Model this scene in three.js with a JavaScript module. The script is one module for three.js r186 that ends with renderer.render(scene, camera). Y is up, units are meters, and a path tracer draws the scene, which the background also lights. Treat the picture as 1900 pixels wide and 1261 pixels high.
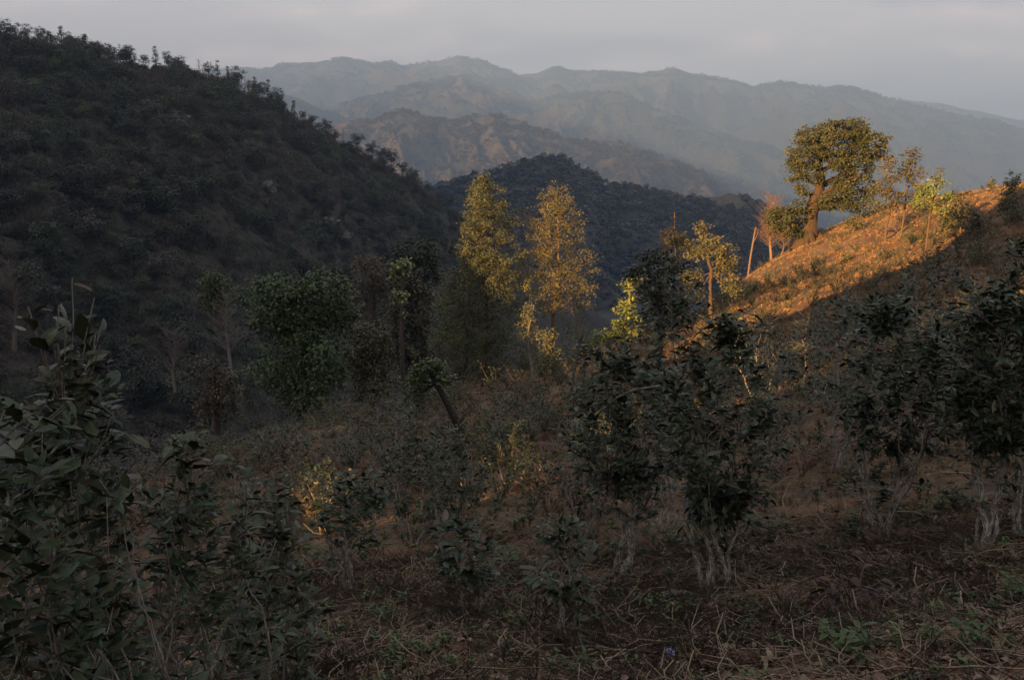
import * as THREE from 'three';
import { createNoise2D, createNoise3D } from 'simplex-noise';

// ------------------------------------------------------------------ camera, sky, sun, exposure
const F = 1825, CX = 950, CY = 630.5, TH = Math.atan(300.5 / F), CT = Math.cos(TH), ST = Math.sin(TH);
const scene = new THREE.Scene();
const camera = new THREE.PerspectiveCamera(2 * Math.atan(630.5 / F) * 180 / Math.PI, 1900 / 1261, 0.1, 40000);
camera.position.set(0, 0, 0);
camera.rotation.x = -TH;
scene.add(camera);

const renderer = new THREE.WebGLRenderer({ antialias: true });
renderer.toneMapping = THREE.LinearToneMapping;
renderer.toneMappingExposure = 3.6;
renderer.shadowMap.enabled = true;
const SKY = 0.222, FOG = 1.75e-4;

const SUNDIR = new THREE.Vector3(-0.66, 0.17, 0.75).normalize();         // towards the low evening sun, behind the viewpoint on the left
const sun = new THREE.DirectionalLight(new THREE.Color().setRGB(1.0, 0.53, 0.19), 5.0);
sun.position.copy(SUNDIR).multiplyScalar(600);
sun.target.position.set(0, 0, 0);
sun.castShadow = true; sun.shadow.radius = 0.6;
sun.shadow.mapSize.set(4096, 4096);
Object.assign(sun.shadow.camera, { left: -400, right: 400, top: 300, bottom: -300, near: 1, far: 2000 });
scene.add(sun); scene.add(sun.target);

// ------------------------------------------------------------------ random and noise
function rng(seed) { let a = seed >>> 0; return () => { a = (a + 0x6D2B79F5) >>> 0; let t = a; t = Math.imul(t ^ (t >>> 15), t | 1); t ^= t + Math.imul(t ^ (t >>> 7), t | 61); return ((t ^ (t >>> 14)) >>> 0) / 4294967296; }; }
const n2 = createNoise2D(rng(11)), n2b = createNoise2D(rng(12)), n3 = createNoise3D(rng(13));
function fbm(x, y, o = 4, n = n2) { let s = 0, a = 1, t = 0; for (let i = 0; i < o; i++) { s += a * n(x, y); t += a; a *= 0.5; x = x * 2.03 + 17.1; y = y * 2.03 - 9.3; } return s / t; }
function ridged(x, y, o = 4, n = n2b) { let s = 0, a = 1, t = 0; for (let i = 0; i < o; i++) { s += a * (1 - 2 * Math.abs(n(x, y))); t += a; a *= 0.5; x = x * 2.07 + 3.7; y = y * 2.07 + 8.9; } return s / t; }
const clamp = (x, a = 0, b = 1) => Math.min(b, Math.max(a, x)), lerp = (a, b, t) => a + (b - a) * t;
const sstep = (a, b, x) => { const t = clamp((x - a) / (b - a)); return t * t * (3 - 2 * t); };

// ------------------------------------------------------------------ sky: grey lavender evening sky with thin warm cloud streaks
{
  const W = 1024, H = 512, data = new Float32Array(W * H * 4), c = new THREE.Vector3();
  for (let j = 0; j < H; j++) for (let i = 0; i < W; i++) {
    const phi = (i + 0.5) / W * 2 * Math.PI - Math.PI, th = ((j + 0.5) / H - 0.5) * Math.PI;
    c.set(Math.cos(th) * Math.cos(phi), Math.sin(th), Math.cos(th) * Math.sin(phi));
    const e = Math.max(0, c.y), toSun = c.dot(SUNDIR);
    const glow = Math.pow(clamp(0.5 + 0.5 * toSun), 3);
    const hz = Math.exp(-e * 4.2);                                  // nearer the horizon the sky is brighter and pinker
    let r = lerp(0.66, 1.42, hz), g = lerp(0.67, 1.19, hz), b = lerp(0.72, 1.10, hz);
    r *= 1 + 0.5 * glow; g *= 1 + 0.3 * glow; b *= 1 + 0.1 * glow;
    const k = 1 / (e + 0.14), cx = c.x * k, cz = c.z * k;            // cloud sheet seen in perspective
    let cl = fbm(cx * 0.5 + 3.1, cz * 1.3 + 1.7, 5) * 0.55 + fbm(cx * 1.6, cz * 3.2 + 8, 5) * 0.45;
    cl = sstep(0.02, 0.5, cl) * sstep(0.0, 0.07, e);
    const dk = sstep(0.05, 0.6, fbm(cx * 0.6 - 7, cz * 1.3 + 2, 4)) * sstep(0.0, 0.08, e);
    r *= (1 - 0.20 * dk) * (1 + 0.42 * cl); g *= (1 - 0.17 * dk) * (1 + 0.25 * cl); b *= (1 - 0.11 * dk) * (1 + 0.19 * cl);
    const o = (j * W + i) * 4;
    data[o] = r * SKY; data[o + 1] = g * SKY; data[o + 2] = b * SKY; data[o + 3] = 1;
  }
  const t = new THREE.DataTexture(data, W, H, THREE.RGBAFormat, THREE.FloatType);
  t.mapping = THREE.EquirectangularReflectionMapping; t.magFilter = THREE.LinearFilter; t.minFilter = THREE.LinearFilter; t.needsUpdate = true;
  scene.background = t; scene.environment = t;
}
scene.fog = new THREE.FogExp2(new THREE.Color().setRGB(0.31, 0.54, 1.0), FOG);

// ------------------------------------------------------------------ helpers
const V = (x, y, z) => new THREE.Vector3(x, y, z);
function U(px, py, d) { const cx = (px - CX) / F, cy = (CY - py) / F, k = d / (CT + cy * ST); return V(cx * k, (cy * CT - ST) * k, -d); }   // photograph direction at a forward distance
const taken = new Map();
function numbered(name) { const k = taken.get(name) || 0; taken.set(name, k + 1); return k ? `${name}_${String(k).padStart(3, '0')}` : name; }
function tag(o, label, category, group, kind) { o.userData.label = label; if (category) o.userData.category = category; if (group) o.userData.group = group; if (kind) o.userData.kind = kind; return o; }
function mesh(name, geo, mat, parent = scene) { const m = new THREE.Mesh(geo, mat); m.name = parent === scene ? numbered(name) : name; m.castShadow = m.receiveShadow = true; parent.add(m); return m; }
function thing(name, p, label, category, group) { const g = new THREE.Group(); g.name = numbered(name); g.position.copy(p); scene.add(g); return tag(g, label, category, group); }
function structure(name, geo, mat, label, category = 'terrain') { const m = mesh(name, geo, mat); return tag(m, label, category, null, 'structure'); }
const ORD = 'first second third fourth fifth sixth seventh eighth ninth tenth eleventh twelfth thirteenth fourteenth fifteenth sixteenth seventeenth eighteenth nineteenth twentieth'.split(' ');
const TENS = ['', '', 'twenty', 'thirty', 'forty', 'fifty', 'sixty'];
function ordinal(k) { return k < 20 ? ORD[k] : (k + 1) % 10 === 0 ? TENS[(k + 1) / 10].replace(/y$/, 'ieth') : TENS[Math.floor((k + 1) / 10)] + '-' + ORD[(k + 1) % 10 - 1]; }

// geometry collector
class Acc {
  constructor() { this.p = []; this.n = []; this.c = []; this.u = []; this.i = []; this.hasC = false; }
  get count() { return this.p.length / 3; }
  vert(x, y, z, nx, ny, nz, u = 0, v = 0, r = 1, g = 1, b = 1) { this.p.push(x, y, z); this.n.push(nx, ny, nz); this.u.push(u, v); this.c.push(r, g, b); return this.p.length / 3 - 1; }
  // tapered tube along points [[x,y,z,r],...]
  tube(pts, sides = 6, col = [1, 1, 1], rough = 0, rnd = Math.random) {
    const P = pts.map(a => V(a[0], a[1], a[2])), n = P.length; let side = null, len = 0, base = this.count;
    for (let k = 0; k < n; k++) {
      const t = P[Math.min(n - 1, k + 1)].clone().sub(P[Math.max(0, k - 1)]).normalize();
      if (!side) side = Math.abs(t.y) < 0.9 ? V(0, 1, 0).cross(t).normalize() : V(1, 0, 0).cross(t).normalize(); else side.addScaledVector(t, -side.dot(t)).normalize();
      const up = t.clone().cross(side);
      if (k) len += P[k].distanceTo(P[k - 1]);
      for (let s = 0; s <= sides; s++) {
        const a = s / sides * 2 * Math.PI, ca = Math.cos(a), sa = Math.sin(a), nx = side.x * ca + up.x * sa, ny = side.y * ca + up.y * sa, nz = side.z * ca + up.z * sa;
        let r = pts[k][3]; if (rough) r *= 1 + rough * n3(nx * 1.3 + P[k].x * 2.1, ny * 1.3 + P[k].y * 1.7, nz * 1.3 + P[k].z * 2.1 + r * 9);
        this.vert(P[k].x + nx * r, P[k].y + ny * r, P[k].z + nz * r, nx, ny, nz, s / sides * Math.max(1, Math.round(pts[0][3] * 2 * Math.PI / 0.25)), len / 0.25, ...col);
      }
    }
    for (let k = 0; k < n - 1; k++) for (let s = 0; s < sides; s++) { const a = base + k * (sides + 1) + s, b = a + sides + 1; this.i.push(a, a + 1, b, b, a + 1, b + 1); }
    const e = pts[n - 1], top = this.vert(e[0], e[1], e[2], 0, 1, 0, 0, 0, ...col);
    for (let s = 0; s < sides; s++) { const a = base + (n - 1) * (sides + 1) + s; this.i.push(a, a + 1, top); }
    return this;
  }
  // a copy of a prepared leaf (arrays p, n, i) under a matrix
  add(L, m, col = [1, 1, 1]) {
    const e = m.elements, base = this.count, P = L.p, N = L.n;
    for (let k = 0; k < P.length; k += 3) {
      const x = P[k], y = P[k + 1], z = P[k + 2], a = N[k], b = N[k + 1], c = N[k + 2];
      let nx = e[0] * a + e[4] * b + e[8] * c, ny = e[1] * a + e[5] * b + e[9] * c, nz = e[2] * a + e[6] * b + e[10] * c; const l = 1 / Math.hypot(nx, ny, nz);
      this.vert(e[0] * x + e[4] * y + e[8] * z + e[12], e[1] * x + e[5] * y + e[9] * z + e[13], e[2] * x + e[6] * y + e[10] * z + e[14], nx * l, ny * l, nz * l, L.u ? L.u[k / 3 * 2] : 0, L.u ? L.u[k / 3 * 2 + 1] : 0, ...col);
    }
    for (const k of L.i) this.i.push(base + k);
    return this;
  }
  build() {
    const g = new THREE.BufferGeometry();
    g.setAttribute('position', new THREE.BufferAttribute(new Float32Array(this.p), 3));
    g.setAttribute('normal', new THREE.BufferAttribute(new Float32Array(this.n), 3));
    g.setAttribute('uv', new THREE.BufferAttribute(new Float32Array(this.u), 2));
    g.setAttribute('color', new THREE.BufferAttribute(new Float32Array(this.c), 3));
    g.setIndex(this.i);
    return g;
  }
}
function noiseTex(size, fn, repeat = 1, srgb = false) {
  const d = new Uint8Array(size * size * 4);
  for (let j = 0; j < size; j++) for (let i = 0; i < size; i++) { const c = fn(i / size, j / size), o = (j * size + i) * 4; d[o] = clamp(c[0]) * 255; d[o + 1] = clamp(c[1]) * 255; d[o + 2] = clamp(c[2]) * 255; d[o + 3] = 255; }
  const t = new THREE.DataTexture(d, size, size); t.wrapS = t.wrapT = THREE.RepeatWrapping; t.magFilter = THREE.LinearFilter; t.minFilter = THREE.LinearMipmapLinearFilter; t.generateMipmaps = true; t.repeat.set(repeat, repeat); if (srgb) t.colorSpace = THREE.SRGBColorSpace; t.needsUpdate = true; return t;
}
// noise that tiles over the unit square
function tile(u, v, f, o = 4, k = 0) { let s = 0, a = 1, t = 0; for (let q = 0; q < o; q++) { const A = u * 2 * Math.PI, B = v * 2 * Math.PI, R = f / (2 * Math.PI); s += a * n3(Math.cos(A) * R + Math.cos(B) * R * 0.618 + k + q * 31, Math.sin(A) * R + Math.sin(B) * R * 0.618 - k, (Math.cos(B) - Math.sin(A)) * R * 0.786 + q * 7); t += a; a *= 0.55; f *= 2; } return s / t; }

// ------------------------------------------------------------------ the near hillside: a surface through points read off the slope
const ctrl = [];
const C = (px, py, d) => { const p = U(px, py, d); ctrl.push([p.x, d, p.y]); };
const G = (x, d, y) => ctrl.push([x, d, y]);
G(0, 0, -1.6); C(600, 1261, 4.4); C(1000, 1261, 4.0); C(1850, 1261, 3.5);
C(1825, 1010, 8); C(1330, 1100, 6.8); C(1140, 1070, 8); C(1640, 990, 8.6); C(865, 1140, 6.6); C(1045, 1190, 5.5); C(650, 1090, 8.4);
C(590, 992, 12.5); C(880, 930, 15); C(740, 880, 18); C(1245, 985, 10.5); C(1565, 868, 12.5); C(1480, 760, 18);
C(850, 815, 23); C(430, 832, 26); C(520, 815, 30); C(980, 714, 42); C(900, 702, 46); C(1070, 745, 31); C(700, 775, 40); C(1150, 690, 38);
C(1300, 650, 44); C(1300, 585, 58); C(1400, 505, 82); C(1500, 449, 96); C(1650, 500, 64); C(1560, 420, 98); C(1660, 385, 98); C(1760, 385, 96); C(1890, 352, 90); C(1890, 420, 62); C(1850, 600, 30); C(1700, 700, 20);
C(1480, 520, 64);
G(30, 135, -19); G(55, 140, -9); G(95, 120, 8); G(75, 60, 7); G(45, 25, 2); G(20, 5, 1); G(22, -20, 3.5); G(0, -25, 1); G(-12, -12, -2.5);
G(-6, 6, -3.9); G(-14, 14, -9); G(-22, 26, -16); G(-22, 48, -22); G(-6, 62, -17); G(5, 80, -20); G(14, 100, -21); G(-30, 90, -36); G(0, 130, -37); G(-45, 40, -30); G(-30, 0, -12); G(-45, -25, -12);
function solveTPS(pts, lam) {
  const n = pts.length, N = n + 3, A = Array.from({ length: N }, () => new Float64Array(N + 1));
  const k = r2 => r2 > 1e-9 ? 0.5 * r2 * Math.log(r2) : 0;
  for (let i = 0; i < n; i++) { for (let j = 0; j < n; j++) A[i][j] = k((pts[i][0] - pts[j][0]) ** 2 + (pts[i][1] - pts[j][1]) ** 2); A[i][i] += lam; A[i][n] = A[n][i] = 1; A[i][n + 1] = A[n + 1][i] = pts[i][0]; A[i][n + 2] = A[n + 2][i] = pts[i][1]; A[i][N] = pts[i][2]; }
  for (let c = 0; c < N; c++) { let p = c; for (let r = c + 1; r < N; r++) if (Math.abs(A[r][c]) > Math.abs(A[p][c])) p = r; [A[c], A[p]] = [A[p], A[c]]; for (let r = 0; r < N; r++) if (r !== c && A[r][c]) { const f = A[r][c] / A[c][c]; for (let q = c; q <= N; q++) A[r][q] -= f * A[c][q]; } }
  const w = A.map((r, i) => r[N] / r[i]);
  return (x, d) => { let s = w[n] + w[n + 1] * x + w[n + 2] * d; for (let i = 0; i < n; i++) s += w[i] * k((x - pts[i][0]) ** 2 + (d - pts[i][1]) ** 2); return s; };
}
const slopeBase = solveTPS(ctrl, 4);
function groundY(x, z) {
  const d = -z, r = Math.hypot(x, d), far = sstep(10, 45, r);
  return slopeBase(x, d) + 0.05 * fbm(x * 1.1, d * 1.1, 3) * (1 - 0.5 * far) + lerp(0.07, 0.22, far) * fbm(x * 0.33 + 5, d * 0.33, 3) + 0.018 * n2(x * 4.3, d * 4.3);
}
function hit(px, py, d0 = 2, d1 = 130) {             // where a sight line meets the near hillside
  let prev = d0; for (let d = d0; d < d1; d *= 1.01) { const p = U(px, py, d); if (p.y < groundY(p.x, p.z)) { let a = prev, b = d; for (let k = 0; k < 18; k++) { const m = (a + b) / 2, q = U(px, py, m); if (q.y < groundY(q.x, q.z)) b = m; else a = m; } const q = U(px, py, (a + b) / 2); q.y = groundY(q.x, q.z); return q; } prev = d; }
  const q = U(px, py, d1); q.y = groundY(q.x, q.z); return q;
}
function stand(px, d) { const p = U(px, 600, d); p.y = groundY(p.x, p.z); return p; }

// polar sheet: heights on rays u = x / d
function sheet(us, ds, h, colour, uvScale = 0.25) {
  const nu = us.length, nd = ds.length, p = new Float32Array(nu * nd * 3), uv = new Float32Array(nu * nd * 2), col = new Float32Array(nu * nd * 3), idx = [];
  for (let j = 0; j < nd; j++) for (let i = 0; i < nu; i++) { const o = j * nu + i, x = us[i] * ds[j], y = h(us[i], ds[j], x), c = colour(x, y, ds[j], us[i]); p[o * 3] = x; p[o * 3 + 1] = y; p[o * 3 + 2] = -ds[j]; uv[o * 2] = x * uvScale; uv[o * 2 + 1] = ds[j] * uvScale; col[o * 3] = c[0]; col[o * 3 + 1] = c[1]; col[o * 3 + 2] = c[2]; }
  for (let j = 0; j < nd - 1; j++) for (let i = 0; i < nu - 1; i++) { const a = j * nu + i, b = a + nu; idx.push(a, a + 1, b, b, a + 1, b + 1); }
  const g = new THREE.BufferGeometry(); g.setAttribute('position', new THREE.BufferAttribute(p, 3)); g.setAttribute('uv', new THREE.BufferAttribute(uv, 2)); g.setAttribute('color', new THREE.BufferAttribute(col, 3)); g.setIndex(idx); g.computeVertexNormals(); return g;
}
const range = (a, b, n, pow = 1) => Array.from({ length: n }, (_, i) => a + (b - a) * Math.pow(i / (n - 1), pow));
const mix3 = (a, b, t) => [lerp(a[0], b[0], t), lerp(a[1], b[1], t), lerp(a[2], b[2], t)];

const soilGrain = noiseTex(512, (u, v) => { const a = 0.72 + 0.3 * tile(u, v, 20, 5, 3) + 0.22 * tile(u, v, 90, 3, 9); return [a, a * 0.99, a * 0.97]; });
const soilBump = noiseTex(512, (u, v) => { const a = 0.5 + 0.35 * tile(u, v, 26, 6, 5); return [a, a, a]; });
const soilMat = new THREE.MeshStandardMaterial({ vertexColors: true, map: soilGrain, bumpMap: soilBump, bumpScale: 0.05, roughness: 1 });
const SOIL = [0.165, 0.083, 0.046], STRAW = [0.23, 0.155, 0.085], HUMUS = [0.075, 0.048, 0.034], WEED = [0.075, 0.078, 0.034];
function soilColour(x, y, d) {
  let c = mix3(SOIL, STRAW, sstep(-0.25, 0.45, fbm(x * 0.5, d * 0.5, 4)));
  c = mix3(c, HUMUS, 0.8 * sstep(0.0, 0.5, fbm(x * 0.35 + 40, d * 0.35, 4)));
  c = mix3(c, WEED, 0.6 * sstep(0.15, 0.5, fbm(x * 0.8 - 30, d * 0.8 + 7, 3)));
  const j = 0.85 + 0.3 * (0.5 + 0.5 * n2(x * 7, d * 7)); return [c[0] * j, c[1] * j, c[2] * j];
}
{
  // cartesian outer apron and fine polar fan are one surface: polar fan all the way round
  const p = [], uv = [], col = [], idx = [], angs = [], rs = [0.02];
  for (let a = -Math.PI; a < -0.62; a += 0.05) angs.push(a); for (let a = -0.62; a < 0.62; a += 1.24 / 420) angs.push(a); for (let a = 0.62; a < Math.PI - 0.02; a += 0.05) angs.push(a); angs.push(Math.PI);
  for (let r = 0.5; r < 150; r *= 1.0155) rs.push(r); rs.push(150);
  for (const r of rs) for (const a of angs) { const x = Math.sin(a) * r, d = Math.cos(a) * r, y = groundY(x, -d), c = soilColour(x, y, d); p.push(x, y, -d); uv.push(x * 0.25, d * 0.25); col.push(...c); }
  const na = angs.length; for (let j = 0; j < rs.length - 1; j++) for (let i = 0; i < na - 1; i++) { const a = j * na + i, b = a + na; idx.push(a, a + 1, b, b, a + 1, b + 1); }
  const g = new THREE.BufferGeometry(); g.setAttribute('position', new THREE.Float32BufferAttribute(p, 3)); g.setAttribute('uv', new THREE.Float32BufferAttribute(uv, 2)); g.setAttribute('color', new THREE.Float32BufferAttribute(col, 3)); g.setIndex(idx); g.computeVertexNormals();
  structure('hillside_ground', g, soilMat, 'reddish brown tea garden slope running down from the camera', 'ground');
}

// ------------------------------------------------------------------ hills behind: crest lines read off the photograph at their distances
function crestLine(list, rough, seed) {                // list of [px, py, d]
  const pts = list.map(([px, py, d]) => { const p = U(px, py, d); return [p.x / d, p.y / d, d]; }).sort((a, b) => a[0] - b[0]);
  const f = createNoise2D(rng(seed));
  return u => {
    let i = 0; while (i < pts.length - 2 && u > pts[i + 1][0]) i++;
    const a = pts[i], b = pts[i + 1], t = (u - a[0]) / (b[0] - a[0]), tc = clamp(t, -3, 4), s = t < 0 || t > 1 ? tc : lerp(t, t * t * (3 - 2 * t), 0.5);
    const q = lerp(a[1], b[1], s) + rough * (f(u * 60, 0) * 0.5 + f(u * 140, 3) * 0.3 + f(u * 320, 7) * 0.2);
    return [q, Math.max(60, lerp(a[2], b[2], clamp(t, -1.5, 2.5)))];
  };
}
function ridge({ crest, near, far, gully, gscale, floor, seed, sharp = 0.45 }) {
  const f = createNoise2D(rng(seed)), g = createNoise2D(rng(seed + 1));
  return (u, d) => {
    const [q, dc] = crest(u), x = u * d, del = dc - d, hc = q * dc;
    const wx = x + gscale * 0.35 * f(x / gscale / 1.7, d / gscale / 1.7), wd = d + gscale * 0.35 * g(x / gscale / 1.7 + 9, d / gscale / 1.7);
    let h = del > 0 ? hc - near(del, u) : hc - far(-del);
    const amp = gully * sstep(0, gscale * 0.9, Math.abs(del));
    h += amp * (sharp * ridged(wx / gscale, wd / gscale, 4, f) + (0.85 - sharp) * fbm(wx / gscale * 1.3, wd / gscale * 1.3, 4, g) - 0.2) + gully * 0.09 * fbm(x / gscale * 5, d / gscale * 5, 4, g) * sstep(0, gscale * 0.25, Math.abs(del) + gscale * 0.05);
    const fl = floor(u, d); return h > fl ? h : fl - 0.02 * (fl - h);
  };
}
const forestGrain = noiseTex(512, (u, v) => { const a = 0.68 + 0.34 * tile(u, v, 16, 6, 2); return [a, a, a * 0.98]; });
const forestBump = noiseTex(512, (u, v) => { const a = 0.5 + 0.4 * tile(u, v, 22, 6, 8); return [a, a, a]; });
function hillMat(bump) { return new THREE.MeshStandardMaterial({ vertexColors: true, map: forestGrain, bumpMap: forestBump, bumpScale: bump, roughness: 1 }); }
const FOREST = [0.042, 0.050, 0.028], BRUSH = [0.066, 0.056, 0.038], DRY = [0.14, 0.115, 0.07], ROCK = [0.21, 0.175, 0.14], EARTH = [0.22, 0.13, 0.08];
function hillColour(s, rockAt, dry = 0.28) { return (x, y, d) => { let c = mix3(FOREST, BRUSH, sstep(-0.3, 0.4, fbm(x / s, d / s, 5))); c = mix3(c, DRY, dry * sstep(0.1, 0.55, fbm(x / s * 0.6 + 50, d / s * 0.6, 5))); return rockAt ? rockAt(c, x, y, d) : c; }; }

// left hill
const leftCrest = crestLine([[-700, -31, 330], [-350, 9, 300], [-150, 39, 295], [0, 67, 300], [60, 77, 305], [120, 93, 312], [170, 104, 318], [220, 118, 325], [300, 128, 335], [380, 140, 350], [420, 159, 358], [450, 174, 365], [500, 195, 375], [540, 215, 385], [600, 247, 400], [650, 275, 412], [700, 300, 425], [750, 329, 440], [800, 364, 455], [850, 404, 470], [920, 440, 490], [1000, 500, 510], [1080, 560, 530]], 0.0016, 21);
const ravine = (u, d) => lerp(-24, -40, sstep(60, 140, d)) - 0.10 * Math.max(0, d - 120);
const leftHill = ridge({ crest: leftCrest, near: (t, u) => t * lerp(0.34, 0.47, sstep(-0.1, -0.5, u)) * lerp(0.75, 1.05, sstep(0, 150, t)), far: t => t * 0.55, gully: 11, gscale: 75, floor: (u, d) => ravine(u, d) + 3 * fbm(u * 6, d / 40, 2), seed: 31 });
structure('left_hill', sheet(range(-1.15, 0.16, 420), [...range(70, 330, 150), ...range(332, 640, 90)], leftHill, hillColour(26, c => c.map(v => v * 0.8), 0.2), 1 / 30), hillMat(1.2), 'dark wooded hill filling the left side of the valley', 'hill');

// dark wooded ridge across the valley
const darkCrest = crestLine([[600, 440, 980], [700, 395, 1036], [780, 352, 1092], [870, 332, 1120], [930, 312, 1141], [1000, 294, 1162], [1040, 290, 1169], [1080, 312, 1162], [1130, 345, 1148], [1200, 352, 1141], [1290, 372, 1120], [1330, 362, 1120], [1360, 358, 1120], [1400, 372, 1120], [1450, 400, 1120], [1520, 430, 1120], [1600, 450, 1120], [1750, 470, 1120], [1950, 500, 1120]], 0.0022, 22);
const darkRidge = ridge({ crest: darkCrest, near: t => 0.30 * t, far: t => 0.6 * t, gully: 30, gscale: 180, floor: (u, d) => -110 - 0.05 * d, seed: 41 });
structure('dark_ridge', sheet(range(-0.25, 0.6, 420), [...range(600, 1180, 130), ...range(1186, 1400, 30)], darkRidge, hillColour(40, (c, x, y, d) => { const t = Math.exp(-(((x - 239) / 19) ** 2) - ((d - 1109) / 34) ** 2); return mix3(c, DRY, clamp(t * 1.6)); }), 1 / 50), hillMat(2), 'dark forested ridge with a rounded top behind the golden trees', 'hill');

// rocky hill in the haze
const rockyCrest = crestLine([[300, 300, 3375], [480, 262, 3488], [560, 240, 3600], [640, 229, 3712], [690, 222, 3780], [745, 204, 3825], [800, 216, 3825], [850, 221, 3825], [910, 212, 3825], [960, 223, 3802], [1000, 240, 3780], [1080, 263, 3712], [1130, 259, 3690], [1180, 271, 3645], [1240, 296, 3600], [1300, 316, 3578], [1340, 338, 3555], [1400, 378, 3510], [1480, 420, 3488], [1700, 470, 3488]], 0.0018, 23);
const rockyHill = ridge({ crest: rockyCrest, near: t => 0.42 * t, far: t => 0.55 * t, gully: 120, gscale: 420, sharp: 0.7, floor: (u, d) => -240 - 0.02 * d, seed: 51 });
structure('rocky_hill', sheet(range(-0.36, 0.42, 420), [...range(2300, 3860, 180), ...range(3880, 4400, 30)], rockyHill, hillColour(110, (c, x, y, d) => {
  let t = 0;                                           // bare rock faces and an earth slip at their places on the hill (x, height, reach in metres)
  for (const [qx, qy, r, a] of [[-10, 96, 90, 1], [-330, 58, 80, 0.8], [-470, 138, 80, 0.5], [-140, 160, 90, 0.4]]) t += a * Math.exp(-(((x - qx) / r) ** 2) - ((y - qy) / (r * 0.8)) ** 2);
  c = mix3(c, DRY, 0.55 * sstep(-0.2, 0.5, fbm(x / 130 + 9, d / 130, 4))); c = mix3(c, ROCK, clamp(t * (0.45 + 1.0 * fbm(x / 60, d / 60, 4))));
  const e = Math.exp(-(((x + 600) / 55) ** 2) - ((y - 196) / 22) ** 2); return mix3(c, EARTH, clamp(1.4 * e));
}), 1 / 80), hillMat(4), 'hazy hill with bare rock faces in the middle distance', 'hill');

// shoulder of a far hill left of the rocky one
const shoulderCrest = crestLine([[200, 190, 5038], [400, 165, 5038], [470, 155, 5038], [540, 177, 5138], [600, 202, 5239], [655, 220, 5340], [720, 245, 5440], [900, 330, 5642]], 0.0012, 24);
const shoulder = ridge({ crest: shoulderCrest, near: t => 0.4 * t, far: t => 0.5 * t, gully: 90, gscale: 420, sharp: 0.7, floor: () => -330, seed: 61 });
structure('far_shoulder', sheet(range(-0.42, -0.02, 200), [...range(3900, 5520, 90), ...range(5560, 6100, 20)], shoulder, hillColour(160, null, 0.6), 1 / 120), hillMat(5), 'bluish hill shoulder sloping down behind the left hill', 'hill');

// nearer folds of the far range
const foldCrest = crestLine([[350, 250, 5760], [560, 215, 5920], [680, 180, 6240], [780, 150, 6720], [860, 140, 7040], [930, 158, 6880], [990, 185, 6720], [1060, 172, 6560], [1140, 170, 6400], [1230, 205, 6240], [1300, 232, 6080], [1400, 262, 5920], [1500, 300, 5760], [1650, 350, 5600], [1900, 420, 5440]], 0.0012, 25);
const fold = ridge({ crest: foldCrest, near: t => 0.32 * t, far: t => 0.4 * t, gully: 230, gscale: 760, sharp: 0.75, floor: () => -420, seed: 71 });
structure('far_fold', sheet(range(-0.36, 0.56, 320), [...range(4300, 7060, 140), ...range(7100, 7900, 20)], fold, hillColour(380, null, 0.55), 1 / 160), hillMat(6), 'hazy wooded spurs in front of the far mountain range', 'mountain');

// far range
const farCrest = crestLine([[-300, 160, 8960], [200, 140, 8960], [430, 127, 8960], [490, 128, 8960], [530, 117, 8960], [590, 114, 8960], [640, 107, 8960], [690, 118, 8960], [720, 114, 8960], [750, 122, 8960], [790, 116, 8800], [830, 109, 8800], [860, 105, 8800], [895, 112, 8800], [930, 126, 8800], [965, 139, 8800], [990, 136, 8800], [1030, 122, 8800], [1060, 128, 8800], [1110, 133, 8640], [1150, 134, 8640], [1200, 134, 8480], [1250, 126, 8480], [1290, 137, 8480], [1350, 147, 8320], [1400, 160, 8320], [1450, 150, 8320], [1510, 161, 8320], [1560, 157, 8160], [1620, 172, 8160], [1660, 184, 8000], [1700, 195, 8000], [1760, 207, 7840], [1830, 220, 7840], [1900, 238, 7680], [2200, 290, 7520]], 0.0011, 26);
const farRange = ridge({ crest: farCrest, near: t => 0.34 * t, far: t => 0.45 * t, gully: 360, gscale: 1200, sharp: 0.75, floor: () => -460, seed: 81 });
structure('far_range', sheet(range(-0.7, 0.68, 420), [...range(5600, 8980, 150), ...range(9020, 9900, 20)], farRange, hillColour(460, null, 0.55), 1 / 200), hillMat(8), 'pale blue mountain range along the skyline', 'mountain');
const lastCrest = crestLine([[1500, 230, 11400], [1600, 195, 11400], [1680, 184, 11400], [1740, 190, 11400], [1800, 203, 11400], [1900, 222, 11400], [2100, 260, 11400]], 0.0008, 27);
const lastRange = ridge({ crest: lastCrest, near: t => 0.4 * t, far: t => 0.45 * t, gully: 150, gscale: 700, floor: () => -330, seed: 91 });
structure('farthest_range', sheet(range(0.25, 0.7, 150), [...range(9600, 11420, 50), ...range(11450, 12000, 12)], lastRange, hillColour(200), 1 / 200), hillMat(8), 'faintest mountain crest at the far end of the range', 'mountain');

// valley floor under everything
structure('valley_floor', sheet(range(-1.4, 1.4, 160), [20, 60, ...range(120, 1000, 90), ...range(1060, 14000, 70, 1.5)], (u, d) => d < 120 ? lerp(-60, -52, d / 120) - 30 * sstep(60, 0, d) : lerp(-52, -105, sstep(120, 700, d)) - lerp(0, 360, sstep(900, 5000, d)) + 6 * fbm(u * d / 90, d / 90, 3), hillColour(60), 1 / 60), hillMat(2), 'shadowed valley floor between the hills', 'ground');

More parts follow.
